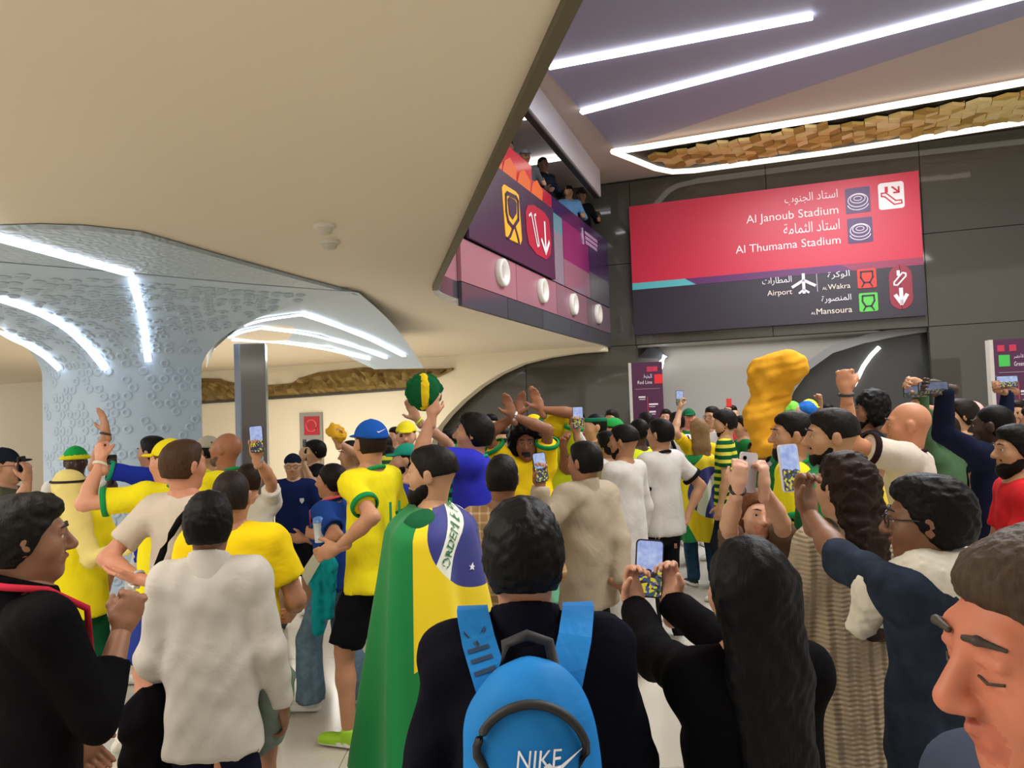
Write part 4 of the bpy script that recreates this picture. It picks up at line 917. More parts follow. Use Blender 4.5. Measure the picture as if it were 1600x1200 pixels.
for c0, c1 in (((1120, 178), (1250, 290)), ((1131, 328), (1262, 440))):
    u, z, w_, h_ = icon('stadium_symbol', c0, c1, '4a2560', .02)
    for rx, rz, cz in ((.4, .26, .5), (.3, .17, .56), (.16, .08, .57)): sstroke('stadium_outline', [(u+w_*(.5+rx*math.cos(q)), z+h_*(cz+rz*math.sin(q))) for q in np.linspace(0, 6.283, 22, endpoint=False)], .014, 'e8e0ea', True)
    sstroke('stadium_outline', [(u+w_*(.5+.42*math.cos(q)), z+h_*(.36+.24*math.sin(q))) for q in np.linspace(3.3, 6.1, 12)], .014, 'e8e0ea')
u, z, w_, h_ = icon('escalator_symbol', (1284, 152), (1420, 270), 'ece4e6', .05)
sstroke('escalator_line', [(u+w_*a, z+h_*b) for a, b in ((.12, .62), (.3, .62), (.66, .3), (.88, .3), (.9, .18), (.6, .16), (.25, .48), (.12, .5))], .022, 'c8283f', True)
sstroke('escalator_arrow', [(u+w_*a, z+h_*b) for a, b in ((.55, .82), (.78, .62))], .03, 'c8283f'); sstroke('escalator_arrow', [(u+w_*a, z+h_*b) for a, b in ((.8, .8), (.8, .6), (.6, .6))], .03, 'c8283f'); sstroke('rider', [(u+w_*.32, z+h_*.66), (u+w_*.32, z+h_*.82)], .05, 'c8283f')
for c0, c1, hx in (((1180, 580), (1280, 668), 'd83328'), ((1189, 700), (1288, 786), '58c04a')):
    u, z, w_, h_ = icon('train_symbol', c0, c1, hx, .03)
    sstroke('train_outline', [(u+w_*a, z+h_*b) for a, b in ((.2, .85), (.8, .85), (.82, .55), (.65, .28), (.35, .28), (.18, .55))], .03, '2c2431', True); sstroke('train_outline', [(u+w_*.36, z+h_*.28), (u+w_*.22, z+h_*.06)], .025, '2c2431'); sstroke('train_outline', [(u+w_*.64, z+h_*.28), (u+w_*.78, z+h_*.06)], .025, '2c2431')
u, z, w_, h_ = icon('arrow_field', (1336, 562), (1464, 775), '8e2238', .19)
sstroke('escalator_line', [(u+w_*a, z+h_*b) for a, b in ((.22, .62), (.6, .82), (.74, .8), (.74, .74), (.36, .55), (.22, .56))], .025, 'efe6e8', True); sstroke('rider', [(u+w_*.42, z+h_*.78), (u+w_*.42, z+h_*.86)], .05, 'efe6e8')
sstroke('arrow', [(u+w_*.5, z+h_*.46), (u+w_*.5, z+h_*.16)], .06, 'efe6e8'); sstroke('arrow', [(u+w_*.26, z+h_*.32), (u+w_*.5, z+h_*.13), (u+w_*.74, z+h_*.32)], .06, 'efe6e8')
a, b = z2(978, 602), z2(984, 690); sstroke('divider', [a, b], .012, 'b9aeb9')
pc = z2(914, 650)
sstroke('airplane', [(pc[0], pc[1]-.17), (pc[0], pc[1]+.17)], .05, 'efe9ee'); sstroke('airplane', [(pc[0]-.19, pc[1]-.05), (pc[0], pc[1]+.06), (pc[0]+.19, pc[1]-.05)], .05, 'efe9ee'); sstroke('airplane', [(pc[0]-.08, pc[1]-.17), (pc[0], pc[1]-.11), (pc[0]+.08, pc[1]-.17)], .035, 'efe9ee')
# ---------------------------------------------------------------- held things
def screenmat(seed, dark=False):
    m, t = base('phone_screen', (.02, .02, .03), .2); tc = t.new('ShaderNodeTexCoord'); sx = t.new('ShaderNodeSeparateXYZ'); t.l(tc.outputs['Object'], sx.inputs[0])
    mp = t.new('ShaderNodeMapping'); mp.inputs['Location'].default_value = (seed*3.1, seed*1.7, seed); t.l(tc.outputs['Object'], mp.inputs[0])
    vo = t.new('ShaderNodeTexVoronoi'); vo.inputs['Scale'].default_value = 130; t.l(mp.outputs[0], vo.inputs['Vector']); nz = t.new('ShaderNodeTexNoise'); nz.inputs['Scale'].default_value = 45; t.l(mp.outputs[0], nz.inputs['Vector'])
    cr = t.new('ShaderNodeValToRGB'); t.l(vo.outputs['Color'], cr.inputs[0]); cr.color_ramp.interpolation = 'CONSTANT'
    for i, (p, h_) in enumerate(((0, '1a1c22'), (.35, '2c4a3a'), (.5, 'b8a82a'), (.68, '3a4470'), (.82, '8a7a6a'))):
        e = cr.color_ramp.elements[i] if i < 2 else cr.color_ramp.elements.new(p); e.position = p; e.color = (*col(h_), 1)
    sky = t.mix(nz.outputs[0], col('4a6ab8'), col('c2cce0'))
    t.l(t.mix(t.math('GREATER_THAN', t.math('ADD', sx.outputs[2], t.math('MULTIPLY', nz.outputs[0], .03)), .01), cr.outputs[0], sky), t.b.inputs['Emission Color']); t.b.inputs['Emission Strength'].default_value = .2 if dark else .8
    return m
def rrect2(w_, h_, r_):
    o = []
    for cx, cz, a0 in ((w_/2-r_, h_/2-r_, 0), (-w_/2+r_, h_/2-r_, 90), (-w_/2+r_, -h_/2+r_, 180), (w_/2-r_, -h_/2+r_, 270)): o += [(cx+r_*math.cos(math.radians(a0+q)), cz+r_*math.sin(math.radians(a0+q))) for q in (0, 30, 60, 90)]
    return o
nph = 0
def phone(px, py, Y, label, nyaw=180, pitch=0, roll=0, hx='16161a', sz=1.0, land=False, dark=False):
    """nyaw: compass heading the screen looks to (180 = to the camera)"""
    global nph; nph += 1
    c = P(px, py, Y); R = np.array(Matrix.Rotation(math.radians(nyaw), 3, 'Z')@Matrix.Rotation(math.radians(pitch), 3, 'X')@Matrix.Rotation(math.radians(roll+(90 if land else 0)), 3, 'Y'))
    r_ = empty('smartphone', c, label, 'phone'); f = lambda x, z, y: c+R@(V3(x, y, z)*sz)
    MB().prism([f(x, z, -.0045) for x, z in rrect2(.076, .156, .012)], R@V3(0, .009, 0)*sz).build('case', plain(hx, .35), r_, False, c)
    m = MB().prism([f(x, z, .0046) for x, z in rrect2(.07, .148, .009)], R@V3(0, .0008, 0)*sz).build('screen', screenmat(nph, dark), r_, False, c)
    for q in ((-.02, .055), (-.02, .03)): MB().prism([f(q[0]+.008*math.cos(z), q[1]+.008*math.sin(z), -.0075) for z in np.linspace(0, 6.283, 10, endpoint=False)], R@V3(0, .004, 0)*sz).build('camera_lens', plain('0c0c10', .1), r_, False, c)
    return dict(c=c, n=R@V3(0, 1, 0), up=R@V3(0, 0, 1), sd=R@V3(1, 0, 0))
def grip(ph, side=0, drop=.1):
    """where a wrist goes to hold this phone"""
    if isinstance(ph, tuple): c, up_, n_, sd_ = ph
    c = ph['c']-ph['up']*drop-ph['n']*.03+ph['sd']*side; q = proj(c); return dict(to=(q[0], q[1], c[1]), pose='hold', hd=ph['up']*2, pn=ph['n']-ph['sd']*side*8)
flagm = {}
def flag_mat():
    if 'f' in flagm: return flagm['f']
    m, t = base('flag_cloth', (.1, .4, .15), .75, 0, .3); uv = t.new('ShaderNodeUVMap'); sx = t.new('ShaderNodeSeparateXYZ'); t.l(uv.outputs[0], sx.inputs[0]); x, y = sx.outputs[0], sx.outputs[1]
    ab = lambda q: t.math('ABSOLUTE', q)
    rh = t.math('LESS_THAN', t.math('ADD', t.math('DIVIDE', ab(x), 8.3), t.math('DIVIDE', ab(y), 5.3)), 1)
    ci = t.math('LESS_THAN', t.math('SQRT', t.math('ADD', t.math('POWER', x, 2), t.math('POWER', y, 2))), 3.5)
    x2 = t.math('ADD', x, 2); y2 = t.math('ADD', y, 7); rr = t.math('SQRT', t.math('ADD', t.math('POWER', x2, 2), t.math('POWER', y2, 2)))
    bd_ = t.math('MULTIPLY', t.math('MULTIPLY', t.math('GREATER_THAN', rr, 7.75), t.math('LESS_THAN', rr, 8.75)), ci)
    c1 = t.mix(rh, col('0f7a3c'), col('e3c81c')); c2 = t.mix(ci, c1, col('33377e')); c3 = t.mix(bd_, c2, col('dfe3d4')); t.l(c3, t.b.inputs['Base Color'])
    t.b.inputs['Sheen Weight'].default_value = .1; flagm['f'] = m; return m
def flag_obj(name, fn, nu, nv, uvfn, label, loc, cat='flag', mat=None):
    """fn(a, b) point for a, b in 0..1; uvfn(a, b) in flag units"""
    vs = [fn(a, b) for a in np.linspace(0, 1, nu) for b in np.linspace(0, 1, nv)]; uvs = [uvfn(a, b) for a in np.linspace(0, 1, nu) for b in np.linspace(0, 1, nv)]
    fs = np.array([(i*nv+j, (i+1)*nv+j, (i+1)*nv+j+1, i*nv+j+1) for i in range(nu-1) for j in range(nv-1)])
    o = mesh(name, vs, fs, mat or flag_mat(), None, True, None, loc); o.location = tuple(loc)
    ul_ = o.data.uv_layers.new(name='UVMap'); li = np.zeros(len(o.data.loops), np.int32); o.data.loops.foreach_get('vertex_index', li)
    ul_.data.foreach_set('uv', np.array(uvs, np.float32)[li].ravel())
    so_ = o.modifiers.new('thickness', 'SOLIDIFY'); so_.thickness = .004
    return tag(o, label, cat)
def cape(p, label, th0, th1, zb, cen, ang, zt=1.5, scale=13.3, wid=1.0, flare=.05, ph0=0.):
    """flag worn round the back; th: 0 = straight behind, + towards the left hand; cen = (theta, z) of the flag's middle"""
    s = p['s']; pl = p['pel']; fw, lf = p['fw'], p['lf']
    def fn(a, b):
        th = math.radians(th0+(th1-th0)*a); z = zt+(zb-zt)*b; q = min(b/.11, 1); sh_ = math.sin(q*math.pi/2)
        rw = (.085+(.215*wid-.085)*sh_+flare*b)*s; rd = (.075+(.165-.075)*sh_+flare*b)*s
        fold = (.006+.045*b)*math.sin(7*th+ph0+2*b)*s+.012*math.sin(13*th+5*b)*b*s
        r2 = math.hypot(rw*math.sin(th), rd*math.cos(th))
        return V3(pl[0], pl[1], z*s)+lf*(math.sin(th)*(rw+fold))-fw*(math.cos(th)*(rd+fold))+V3(0, 0, -.02*s*abs(math.sin(th))*(1-b))+(p['up']-V3(0, 0, 1))*(z-.95)*s
    R_ = .2*s
    def uv(a, b):
        th = math.radians(th0+(th1-th0)*a); sx = (math.radians(cen[0])-th)*R_*1.15; tz = (zt+(zb-zt)*b-cen[1])*s; c_, s_ = math.cos(math.radians(ang)), math.sin(math.radians(ang))
        return ((sx*c_+tz*s_)*scale, (-sx*s_+tz*c_)*scale)
    o = flag_obj('flag', fn, 60, 40, uv, label, V3(pl[0], pl[1], 0)); return fn, uv
def cloth_lump(name, prims, mats, label, cat, v=.012, noise=(.008, .09)):
    lo = np.mean([pr['a'] for pr in prims], 0); base_ = V3(lo[0], lo[1], min(bounds(pr)[0][2] for pr in prims))
    o = sdf_obj(name, [sdf_mesh(prims, v, noise=noise, seed=len(label))], mats, None, base_); o.location = tuple(base_); return tag(o, label, cat)
YJ = dict(shirt=('ecdc20',), trim='1f8a4c', collar='1f8a4c')
# ================================================================ foreground
# man in black shirt, left
pA = person('man in black shirt with red lanyard and raised fist beside white-shirted man', 42, 779, 2.05, yaw=-42, hyaw=-58, sk='8a5f45', hair='thick', hc='17130f', shirt=('0e0d0f',), sleeve='three', hem=.72, loose=.03,
            L=dict(loc=(.2, .28, .95)), Rr=dict(to=(190, 985, 2.15), pose='fist', hd=(.35, .1, .9), pn=(-.6, .8, 0), el=(.6, -.6, -.8)), extras=[('lanyard', 'b8283c'), ('collar', '0e0d0f')], pants=('101014', 'long'), shoes='181818')
# man in white shirt
pB = person('man in plain white long-sleeved shirt with black hair seen from behind', 326, 773, 2.7, yaw=8, sk='7d5640', hair='thick', hc='0d0b0b', shirt=('b9b3ab',), sleeve='long', hem=.78, loose=.035, build=.92, wr=.005,
            L=dict(loc=(.2, .2, .98), pose='fist', el=(.35, -.9, -.5)), Rr=dict(loc=(.1, -.25, .84), pose='relaxed', el=(.4, -.8, -.3)), extras=[('collar', 'bdb7af')], pants=('171a2c', 'long'), shoes='222222')
c = P(238, 1150, 2.2); cloth_lump('black_jacket', [cone(P(262, 1075, 2.75), P(225, 1120, 2.7), .05, .06, k=.05), cone(P(228, 1110, 2.7), P(220, 1260, 2.75), .07, .085, k=.05), cone(P(250, 1120, 2.75), P(255, 1270, 2.8), .06, .07, k=.05)], [cloth('0d0c0e')], 'black jacket hanging over the left forearm of the white-shirted man', 'jacket')
cloth_lump('grey_jacket', [cone(P(415, 1010, 2.85), P(427, 1080, 2.85), .05, .07, k=.05), cone(P(422, 1060, 2.85), P(418, 1140, 2.87), .075, .07, k=.05), cone(P(405, 1050, 2.9), P(403, 1160, 2.9), .06, .05, k=.05)], [cloth('69756a')], 'grey-green jacket hanging at the right side of the white-shirted man', 'jacket')
# man with blue backpack
pC = person('man in dark navy sweatshirt wearing the blue backpack', 815, 788, 1.62, yaw=0, sk='b07c5c', hair='thick', hc='0b0a0a', shirt=('12121b',), sleeve='long', hem=.84, loose=.03, build=1.03, wr=.006,
            L=dict(loc=(.3, .16, 1.08), pose='hold', el=(.5, -.5, -1)), Rr=dict(loc=(.3, -.16, 1.08), pose='hold', el=(.5, -.5, -1)), extras=[('collar', '12121b')], pants=('15161c', 'long'), shoes='1b1b1b')
s = pC['s']; B = pC['B']; bo = B(.95, 0, -.2*s); bo = V3(bo[0], bo[1], B(.93)[2])
bp = empty('backpack', bo, 'bright blue backpack with black zip and white sport logo on the back of navy-shirted man', 'backpack')
R3 = np.stack([-pC['lf'], pC['fw'], pC['up']], 1); mb1 = cloth('1f74b8', rough=.6); 
bag = [ell(B(1.365, 0, -.225*s), np.array([.105, .085, .12])*s, R3, k=.06), cone(B(1.33, .04*s, -.23*s), B(1.09, .055*s, -.24*s), .08*s, .09*s, k=.06), cone(B(1.33, -.04*s, -.23*s), B(1.09, -.055*s, -.24*s), .08*s, .09*s, k=.06), cone(B(1.26, 0, -.24*s), B(1.09, 0, -.25*s), .095*s, .1*s, k=.06)]
bv = sdf_mesh(bag, .009, noise=(.003, .12)); sdf_obj('bag_body', [bv], [mb1], bp, bo)
bverts = bv[0]
def on_bag(l, z):   # rearmost surface point of the bag at lateral l, height z
    rel = bverts-pC['pel']; L_ = rel@pC['lf']; Z_ = rel@pC['up']+.955*s; D = rel@pC['fw']; m_ = (np.abs(L_-l) < .014) & (np.abs(Z_-z) < .014)
    d = D[m_].min() if m_.any() else -.25*s
    return pC['pel']+pC['lf']*l+pC['up']*(z-.955*s)+pC['fw']*(d-.004)
zp = []
for q in np.linspace(-1.45, 1.45, 30): zp.append(on_bag(-.108*s*math.sin(q), (1.29+.14*math.cos(q)**.8 if abs(q) < 1.5 else 1.0)*s*1.0))
zp = [on_bag(-.112*s, 1.12*s)]+zp+[on_bag(.112*s, 1.12*s)]; zp = np.array(zp)
for _ in range(3): zp[1:-1] = (zp[:-2]+2*zp[1:-1]+zp[2:])/4
MB().tube(list(zp), .0085, 6).build('zip', plain('141416', .6), bp, True, bo)
for q in (1, -1):
    pts = resample([B(1.36, q*.05*s, -.19*s), B(1.42, q*.075*s, -.17*s), B(1.475, q*.1*s, -.11*s), B(1.505, q*.115*s, -.03*s), B(1.495, q*.12*s, .05*s), B(1.42, q*.125*s, .12*s), B(1.25, q*.14*s, .15*s), B(1.1, q*.15*s, .1*s)], 26)
    vs, fs = [], []
    for i, p_ in enumerate(pts):
        tt = nrm(pts[min(i+1, 25)]-pts[max(i-1, 0)]); n_ = nrm(np.cross(tt, pC['lf'])); n_ = n_ if n_@(p_-B(1.35)) > 0 else -n_; sdv = np.cross(tt, n_); hw_ = .034*s
        vs += [p_+sdv*hw_+n_*.012, p_-sdv*hw_+n_*.012, p_-sdv*hw_+n_*.024, p_+sdv*hw_+n_*.024]
    for i in range(25): fs += [(4*i+a, 4*i+(a+1) % 4, 4*i+4+(a+1) % 4, 4*i+4+a) for a in range(4)]
    st_ = mesh('shoulder_strap', vs, fs+[(0, 1, 2, 3), (100, 103, 102, 101)], mb1, bp, False, None, bo)
    if q == 1:
        def sf_(u, v):  # along the strap, towards the shoulder
            i = min(max(u, 0), .999)*25; k_ = int(i); p_ = pts[k_]*(1-i+k_)+pts[min(k_+1, 25)]*(i-k_); tt = nrm(pts[min(k_+1, 25)]-pts[k_]); n_ = nrm(np.cross(tt, pC['lf'])); n_ = n_ if n_@(p_-B(1.35)) > 0 else -n_; return p_+n_*.0255+np.cross(tt, n_)*(v)
        v_, f_ = text_mesh('NIK'); v_ = (v_-v_.min(0))/(v_.max(0)-v_.min(0)).max()
        mesh('strap_lettering', [sf_(.04+x*.2, -(y*.10-.016)) for x, y, _ in v_], f_, plain('12314e', .7), st_, False, None, bo)
MB().tube([B(1.44, .055*s, -.2*s), B(1.505, .042*s, -.2*s), B(1.52, 0, -.2*s), B(1.505, -.042*s, -.2*s), B(1.44, -.055*s, -.2*s)], .011*s, 8).build('top_loop', plain('15151a', .7), bp, True, bo)
v_, f_ = text_mesh('NIKE'); lo_, hi_ = v_.min(0), v_.max(0)
zz0 = (P(820, 1196, 1.31)[2]-pC['pel'][2])/1+.955*s
mesh('logo_lettering', [on_bag((.028-(x-lo_[0])/(hi_[0]-lo_[0])*.078-.2*(y-lo_[1])*.03)*s, zz0+(y-lo_[1])/(hi_[1]-lo_[1])*.03*s) for x, y, _ in v_], f_, plain('e8eaee', .6), bp, False, None, bo)
sw_ = [(0, 0), (.012, -.012), (.03, -.01), (.085, .022), (.035, -.0), (.02, -.002), (.012, .006)]
mesh('logo_swoosh', [on_bag((-.02-x*.9)*s, zz0+.0+(y+.004)*s) for x, y in sw_], [(0, 1, 2, 5), (0, 5, 6), (2, 3, 4), (2, 4, 5)], plain('e8eaee', .6), bp, False, None, bo)
# woman with long black hair, filming
ph = phone(1014, 888, 2.1, 'black smartphone filming the crowd, held up by the woman with straight black hair', 180, 8, -6, hx='2a2433')
pD = person('woman with long straight black hair in black top holding up her phone', 1164, 846, 1.62, yaw=12, fem=True, sk='c08e72', hair='long', hc='0c0a0b', shirt=('0b0a0c',), sleeve='long', hem=.7, loose=.03,
            L=dict(grip(ph, .045), el=(.4, -.2, -1)), Rr=dict(grip(ph, -.05, .085), el=(.5, .1, -1)), extras=[('watch', 1, '26262a', '9aa0aa'), ('watch', -1, '8a6a40')], pants=('121216', 'long'), shoes='1b1b1b')
# woman in cream knit
pE = person('woman in long cable-knit beige cardigan with wavy brown hair', 1315, 711, 2.65, yaw=28, fem=True, sk='b98a6c', hair='wavy', hc='2a1a14', shirt=('a3927a', 'knit'), sleeve='long', hem=.34, loose=.05, build=1.08, L=dict(loc=(.3, .12, 1.2), pose='hold'), pants=('25222a', 'long'), shoes='302a26')
# man in denim jacket
ph = phone(1234, 731, 2.5, 'white-edged smartphone held up by the man in the denim jacket', 200, 5, 2, hx='d8d4da')
pG = person('man in dark denim jacket with white fleece collar and glasses', 1446, 749, 2.0, yaw=38, hyaw=62, sk='7b543c', hair='thick', hc='0c0a0a', shirt=('2c3442', 'denim'), sleeve='elbow', hem=.8, loose=.028, L=dict(grip(ph, -.01, .1), el=(.3, .2, -1)), Rr=dict(loc=(.05, -.27, .82)),
            extras=[('glasses', '26221f')], pants=('2b3850', 'long', 'denim'), shoes='c8c4ba')
nk = pG['neck']; s = pG['s']; R3 = np.stack([-pG['lf'], pG['fw'], pG['up']], 1)
GB = pG['B']; cl = []
for q in (1, -1): cl += [cone(GB(1.5, 0, -.085*s), GB(1.5, q*.09*s, -.02*s), .06*s, .064*s, k=.03), cone(GB(1.5, q*.09*s, -.02*s), GB(1.44, q*.095*s, .1*s), .064*s, .066*s, k=.03), cone(GB(1.44, q*.095*s, .1*s), GB(1.33, q*.07*s, .17*s), .06*s, .04*s, k=.03)]
sdf_obj('fleece_collar', [sdf_mesh(cl, .008, noise=(.003, .02))], [cloth('d6cfc0')], pG['root'], pG['off'])
# close face at the right edge
person('man with greying brown hair, head bowed in close profile at the edge of the crowd', 1655, 826, .70, yaw=82, hyaw=88, hpitch=-6, shut=True, sk='c07458', hair='crop', hc='4a3c30', shirt=('3a4150',), sleeve='long', pants=('23252c', 'long'), shoes='222222', Rr=dict(loc=(.05, -.26, .8)), L=dict(loc=(.05, .26, .8)))
# ================================================================ flag bearer and the group left of him
pI = person('bearded man wrapped in the large Brazilian flag', 672, 699, 3.2, yaw=80, hyaw=82, sk='b98b68', hair='fade', hc='17120f', beard='full', shirt=('1b5a38',), sleeve='long', L=dict(loc=(.1, .17, .84)), Rr=dict(loc=(.1, -.17, .84)), pants=('15161a', 'long'), shoes='202020')
fn, uv = cape(pI, 'green, yellow and blue Brazilian flag worn as a cape by the bearded man', 190, -60, .5, (6, 1.45), 58, zt=1.52, flare=.13, wid=1.25)
A_g, B_g = np.meshgrid(np.linspace(0, 1, 160), np.linspace(0, 1, 160), indexing='ij'); UVg = np.array([[uv(a, b) for b in np.linspace(0, 1, 160)] for a in np.linspace(0, 1, 160)]); PTS = np.array([[fn(a, b) for b in np.linspace(0, 1, 160)] for a in np.linspace(0, 1, 160)])
Nn = np.cross(np.gradient(PTS, axis=0), np.gradient(PTS, axis=1)); Nn /= np.linalg.norm(Nn, axis=2, keepdims=True)+1e-9
cc = PTS.reshape(-1, 3); ctr = V3(pI['pel'][0], pI['pel'][1], 0)
def flag_pt(x, y, off=.008):
    k = np.argmin(((UVg.reshape(-1, 2)-[x, y])**2).sum(1)); n_ = Nn.reshape(-1, 3)[k]; out_ = cc[k]-ctr; out_[2] = 0; n_ = n_ if n_@out_ > 0 else -n_; return cc[k]+n_*off
fo = [o for o in bpy.data.objects if o.name.startswith('flag')][-1]; floc = np.array(fo.location)
v_, f_ = text_mesh('ORDEM E PROGRESSO'); lo_, hi_ = v_.min(0), v_.max(0)
def arcpt(x, y):
    q = math.radians(97-(x-lo_[0])/(hi_[0]-lo_[0])*47); r_ = 8.0+(y-lo_[1])/(hi_[1]-lo_[1])*.55; return flag_pt(-2+r_*math.cos(q), -7+r_*math.sin(q))
mesh('flag_motto', [arcpt(x, y) for x, y, _ in v_], f_, plain('1d6b3c', .7), fo, False, None, floc)
for (x, y) in ((-1.6, -1.6), (.4, -2.2), (1.2, -.9), (-.4, -.7), (2.2, -1.5), (-2.4, -.6), (.9, 2.4)):
    st = [flag_pt(x+.22*(1 if i % 2 == 0 else .42)*math.sin(i*math.pi/5), y+.22*(1 if i % 2 == 0 else .42)*math.cos(i*math.pi/5)) for i in range(10)]
    mesh('flag_star', st, [tuple(range(10))], plain('e8ebee', .6), fo, False, None, floc)
# man in yellow jersey and blue cap
pJ = person('man in yellow jersey, black shorts and bright blue cap', 577, 660, 4.4, yaw=60, hyaw=40, sk='c08c6c', hair='short', hc='2a1d14', **YJ, loose=.026, hem=.84, L=dict(to=(528, 856, 4.1), hd=(-.8, 0, -.1), el=(.3, -1, -.4)), Rr=dict(loc=(.2, -.25, 1.0)),
            extras=[('cap', '1d55b0')], pants=('15161b', 'shorts'), shoes='a2d82a', feet=((.12, .1, 0, 0), (-.2, -.1, .03, 15)))
nb_ = pJ['B']
c = pJ['HT'](0, -.128, .07); e1 = pJ['Rh']@V3(1, 0, 0); mesh('cap_swoosh', [c+e1*x+V3(0, 0, z) for x, z in ((-.03, 0), (-.018, -.01), (.035, .014), (-.016, -.002))], [(0, 1, 2, 3)], plain('e8e8ee'), pJ['root'], False, None, pJ['off'])
for l_ in (-.045, .03):   # squad number on the back
    a = pJ['B'](1.3, l_*s, 0)
    pts = [pJ['B'](z, -x*pJ['s'], 0)-pJ['fw']*(.66*(.155+.045)+.028)*pJ['s'] for x, z in ((l_, 1.32), (l_+.022, 1.32), (l_+.022, 1.12), (l_, 1.12))]
    mesh('shirt_number', pts, [(0, 1, 2, 3)], plain('1f8a4c', .8), pJ['root'], False, None, pJ['off'])
# woman in blue jersey
pK = person('woman in blue football shirt and faded wide jeans holding a drink cup', 516, 727, 4.95, yaw=78, hyaw=80, fem=True, sk='b78263', hair='pony', hc='1a1210', shirt=('1d3f86',), trim='1d3f86', loose=.03, hem=.86, L=dict(to=(497, 838, 4.8), pose='hold', hd=(-.5, 0, .3)), Rr=dict(to=(476, 842, 4.95), hd=(-.6, 0, 0)),
            pants=('6f8aa0', 'wide', 'denim'), shoes='eceae4', feet=((.16, .08, 0, 0), (-.2, -.08, 0, 8)), extras=[('lanyard', 'd0525a'), ('crest', 'cfd6e6', 1)])
c = P(499, 832, 4.72); cu = empty('drink_cup', c-V3(0, 0, .06), 'clear plastic cup with pale drink held by the woman in blue', 'cup')
vs = [V3(r_*math.cos(q), r_*math.sin(q), z) for r_, z in ((.028, 0), (.038, .12), (.04, .122), (.036, .15), (.012, .16)) for q in np.linspace(0, 6.283, 18, endpoint=False)]
mesh('cup_body', vs[:54], [(18*j+i, 18*j+(i+1) % 18, 18*j+18+(i+1) % 18, 18*j+18+i) for j in range(2) for i in range(18)]+[tuple(range(18))], plain('c9d3dc', .2), cu, True); mesh('lid', vs[36:], [(18*j+i, 18*j+(i+1) % 18, 18*j+18+(i+1) % 18, 18*j+18+i) for j in range(2) for i in range(18)]+[tuple(range(36, 54))], plain('4a7fc8', .3), cu, True)
cloth_lump('teal_scarf', [cone(P(512, 880, 4.72), P(500, 900, 4.7), .06, .06, k=.05), cone(P(502, 890, 4.7), P(498, 985, 4.72), .055, .04, k=.05, flat=(V3(0, 1, 0), .6)), cone(P(518, 890, 4.7), P(515, 960, 4.72), .04, .02, k=.04)], [cloth('149aa6')], 'teal cloth hanging at the hip of the woman in blue', 'cloth', .01, (.008, .05))
tag(MB().prism([P(470, 895, 4.6), P(490, 865, 4.6), P(500, 880, 4.62), P(480, 915, 4.62)], V3(0, .004, 0)).build('leaflet', plain('d8dccc')), 'folded pale leaflet beside the teal cloth', 'leaflet')
# navy polo man, man photographing
person('man in navy polo shirt, black shorts, glasses and backwards navy cap', 457, 711, 6.8, yaw=198, hyaw=192, sk='b48a6a', hair='short', hc='14100e', shirt=('18234f',), loose=.035, pants=('15151a', 'shorts'), shoes='141416', extras=[('capback', '1a2030'), ('glasses', '111111'), ('crest', 'c8ccd8', 1)], feet=((.1, .12, 0, 0), (-.15, -.12, 0, 0)))
ph = phone(476, 703, 7.15, 'dark tablet-like phone raised by the man in black before the hose cabinet', 300, 0, 0, sz=1.3, dark=True)
person('man in black T-shirt photographing with raised phone before the hose cabinet', 491, 689, 7.5, yaw=120, hyaw=112, sk='b8906f', hair='thick', hc='100d0c', shirt=('17181c',), L=dict(grip(ph, .03), el=(.5, 0, -1)), Rr=dict(grip(ph, -.03), el=(.5, 0, -1)), extras=[('pads', '55585c')], pants=('202228', 'long'))
# ================================================================ left group
ph = phone(401, 686, 4.4, 'smartphone with bright pink screen raised above the shaved-headed fans', 185, 0, 3)
person('person in white T-shirt hidden behind yellow-shirted man, raising a phone', 388, 726, 4.8, yaw=15, sk='c08a6a', hair='short', hc='2a1d16', shirt=('dedad2',), Rr=dict(grip(ph, .02, .09), el=(1.2, .1, -.5)), extras=[('watch', -1, '8a8f98')])
person('man with clipped dark hair in plain golden-yellow T-shirt seen from behind', 362, 736, 3.25, yaw=5, sk='a8765a', hair='buzz', hc='2a211c', shirt=('e6c414',), loose=.04, build=1.08, L=dict(loc=(.25, .2, 1.05)), Rr=dict(loc=(.25, -.2, 1.05)), pants=('3a3a40', 'shorts'))
person('bald bearded man in yellow jersey with green collar looking up', 352, 676, 5.3, yaw=75, hyaw=80, hpitch=12, sk='a06a4c', hair='none', beard='short', hc='6b5a4c', **YJ, build=1.1, L=dict(loc=(.25, .15, 1.1)))
person('man with short brown hair in cream T-shirt with black cross strap', 287, 690, 3.7, yaw=-8, hyaw=-30, sk='c08468', hair='short', hc='4a3322', shirt=('c4b8a8',), loose=.03, build=1.0, L=dict(to=(218, 905, 3.5), pose='open', hd=(-.7, .2, .2), pn=(0, .3, 1), el=(.9, -.3, -.6)), Rr=dict(loc=(.3, -.05, 1.1), pose='open'),
       extras=[('strap', '121212', -1), ('watch', 1, 'b8b4ae', 'd8d4cc')], pants=('55585e', 'long'))
person('man in yellow jersey and yellow cap with bent arm and clenched fist', 262, 690, 4.3, yaw=60, hyaw=70, sk='cf9478', hair='short', hc='5a4030', **YJ, loose=.035, L=dict(to=(158, 722, 4.2), pose='fist', hd=(-.3, 0, .8), el=(.6, .6, .1)), Rr=dict(loc=(.3, -.2, 1.1)), extras=[('cap', 'e2cf20'), ('watch', 1, 'd8d0c0')], pants=('2a3a8a', 'shorts'))
person('man in blue jersey with green cuffs throwing one arm up', 238, 683, 5.65, yaw=78, hyaw=82, sk='c08a6a', hair='short', hc='15110f', shirt=('2438b0',), trim='2a9a7a', L=dict(to=(166, 675, 5.4), pose='open', hd=(-.4, 0, .9), pn=(-.5, -.8, 0), el=(.3, .2, -.9)), extras=[('watch', 1, '3a3a3a')], pants=('e0e0e0', 'shorts'))
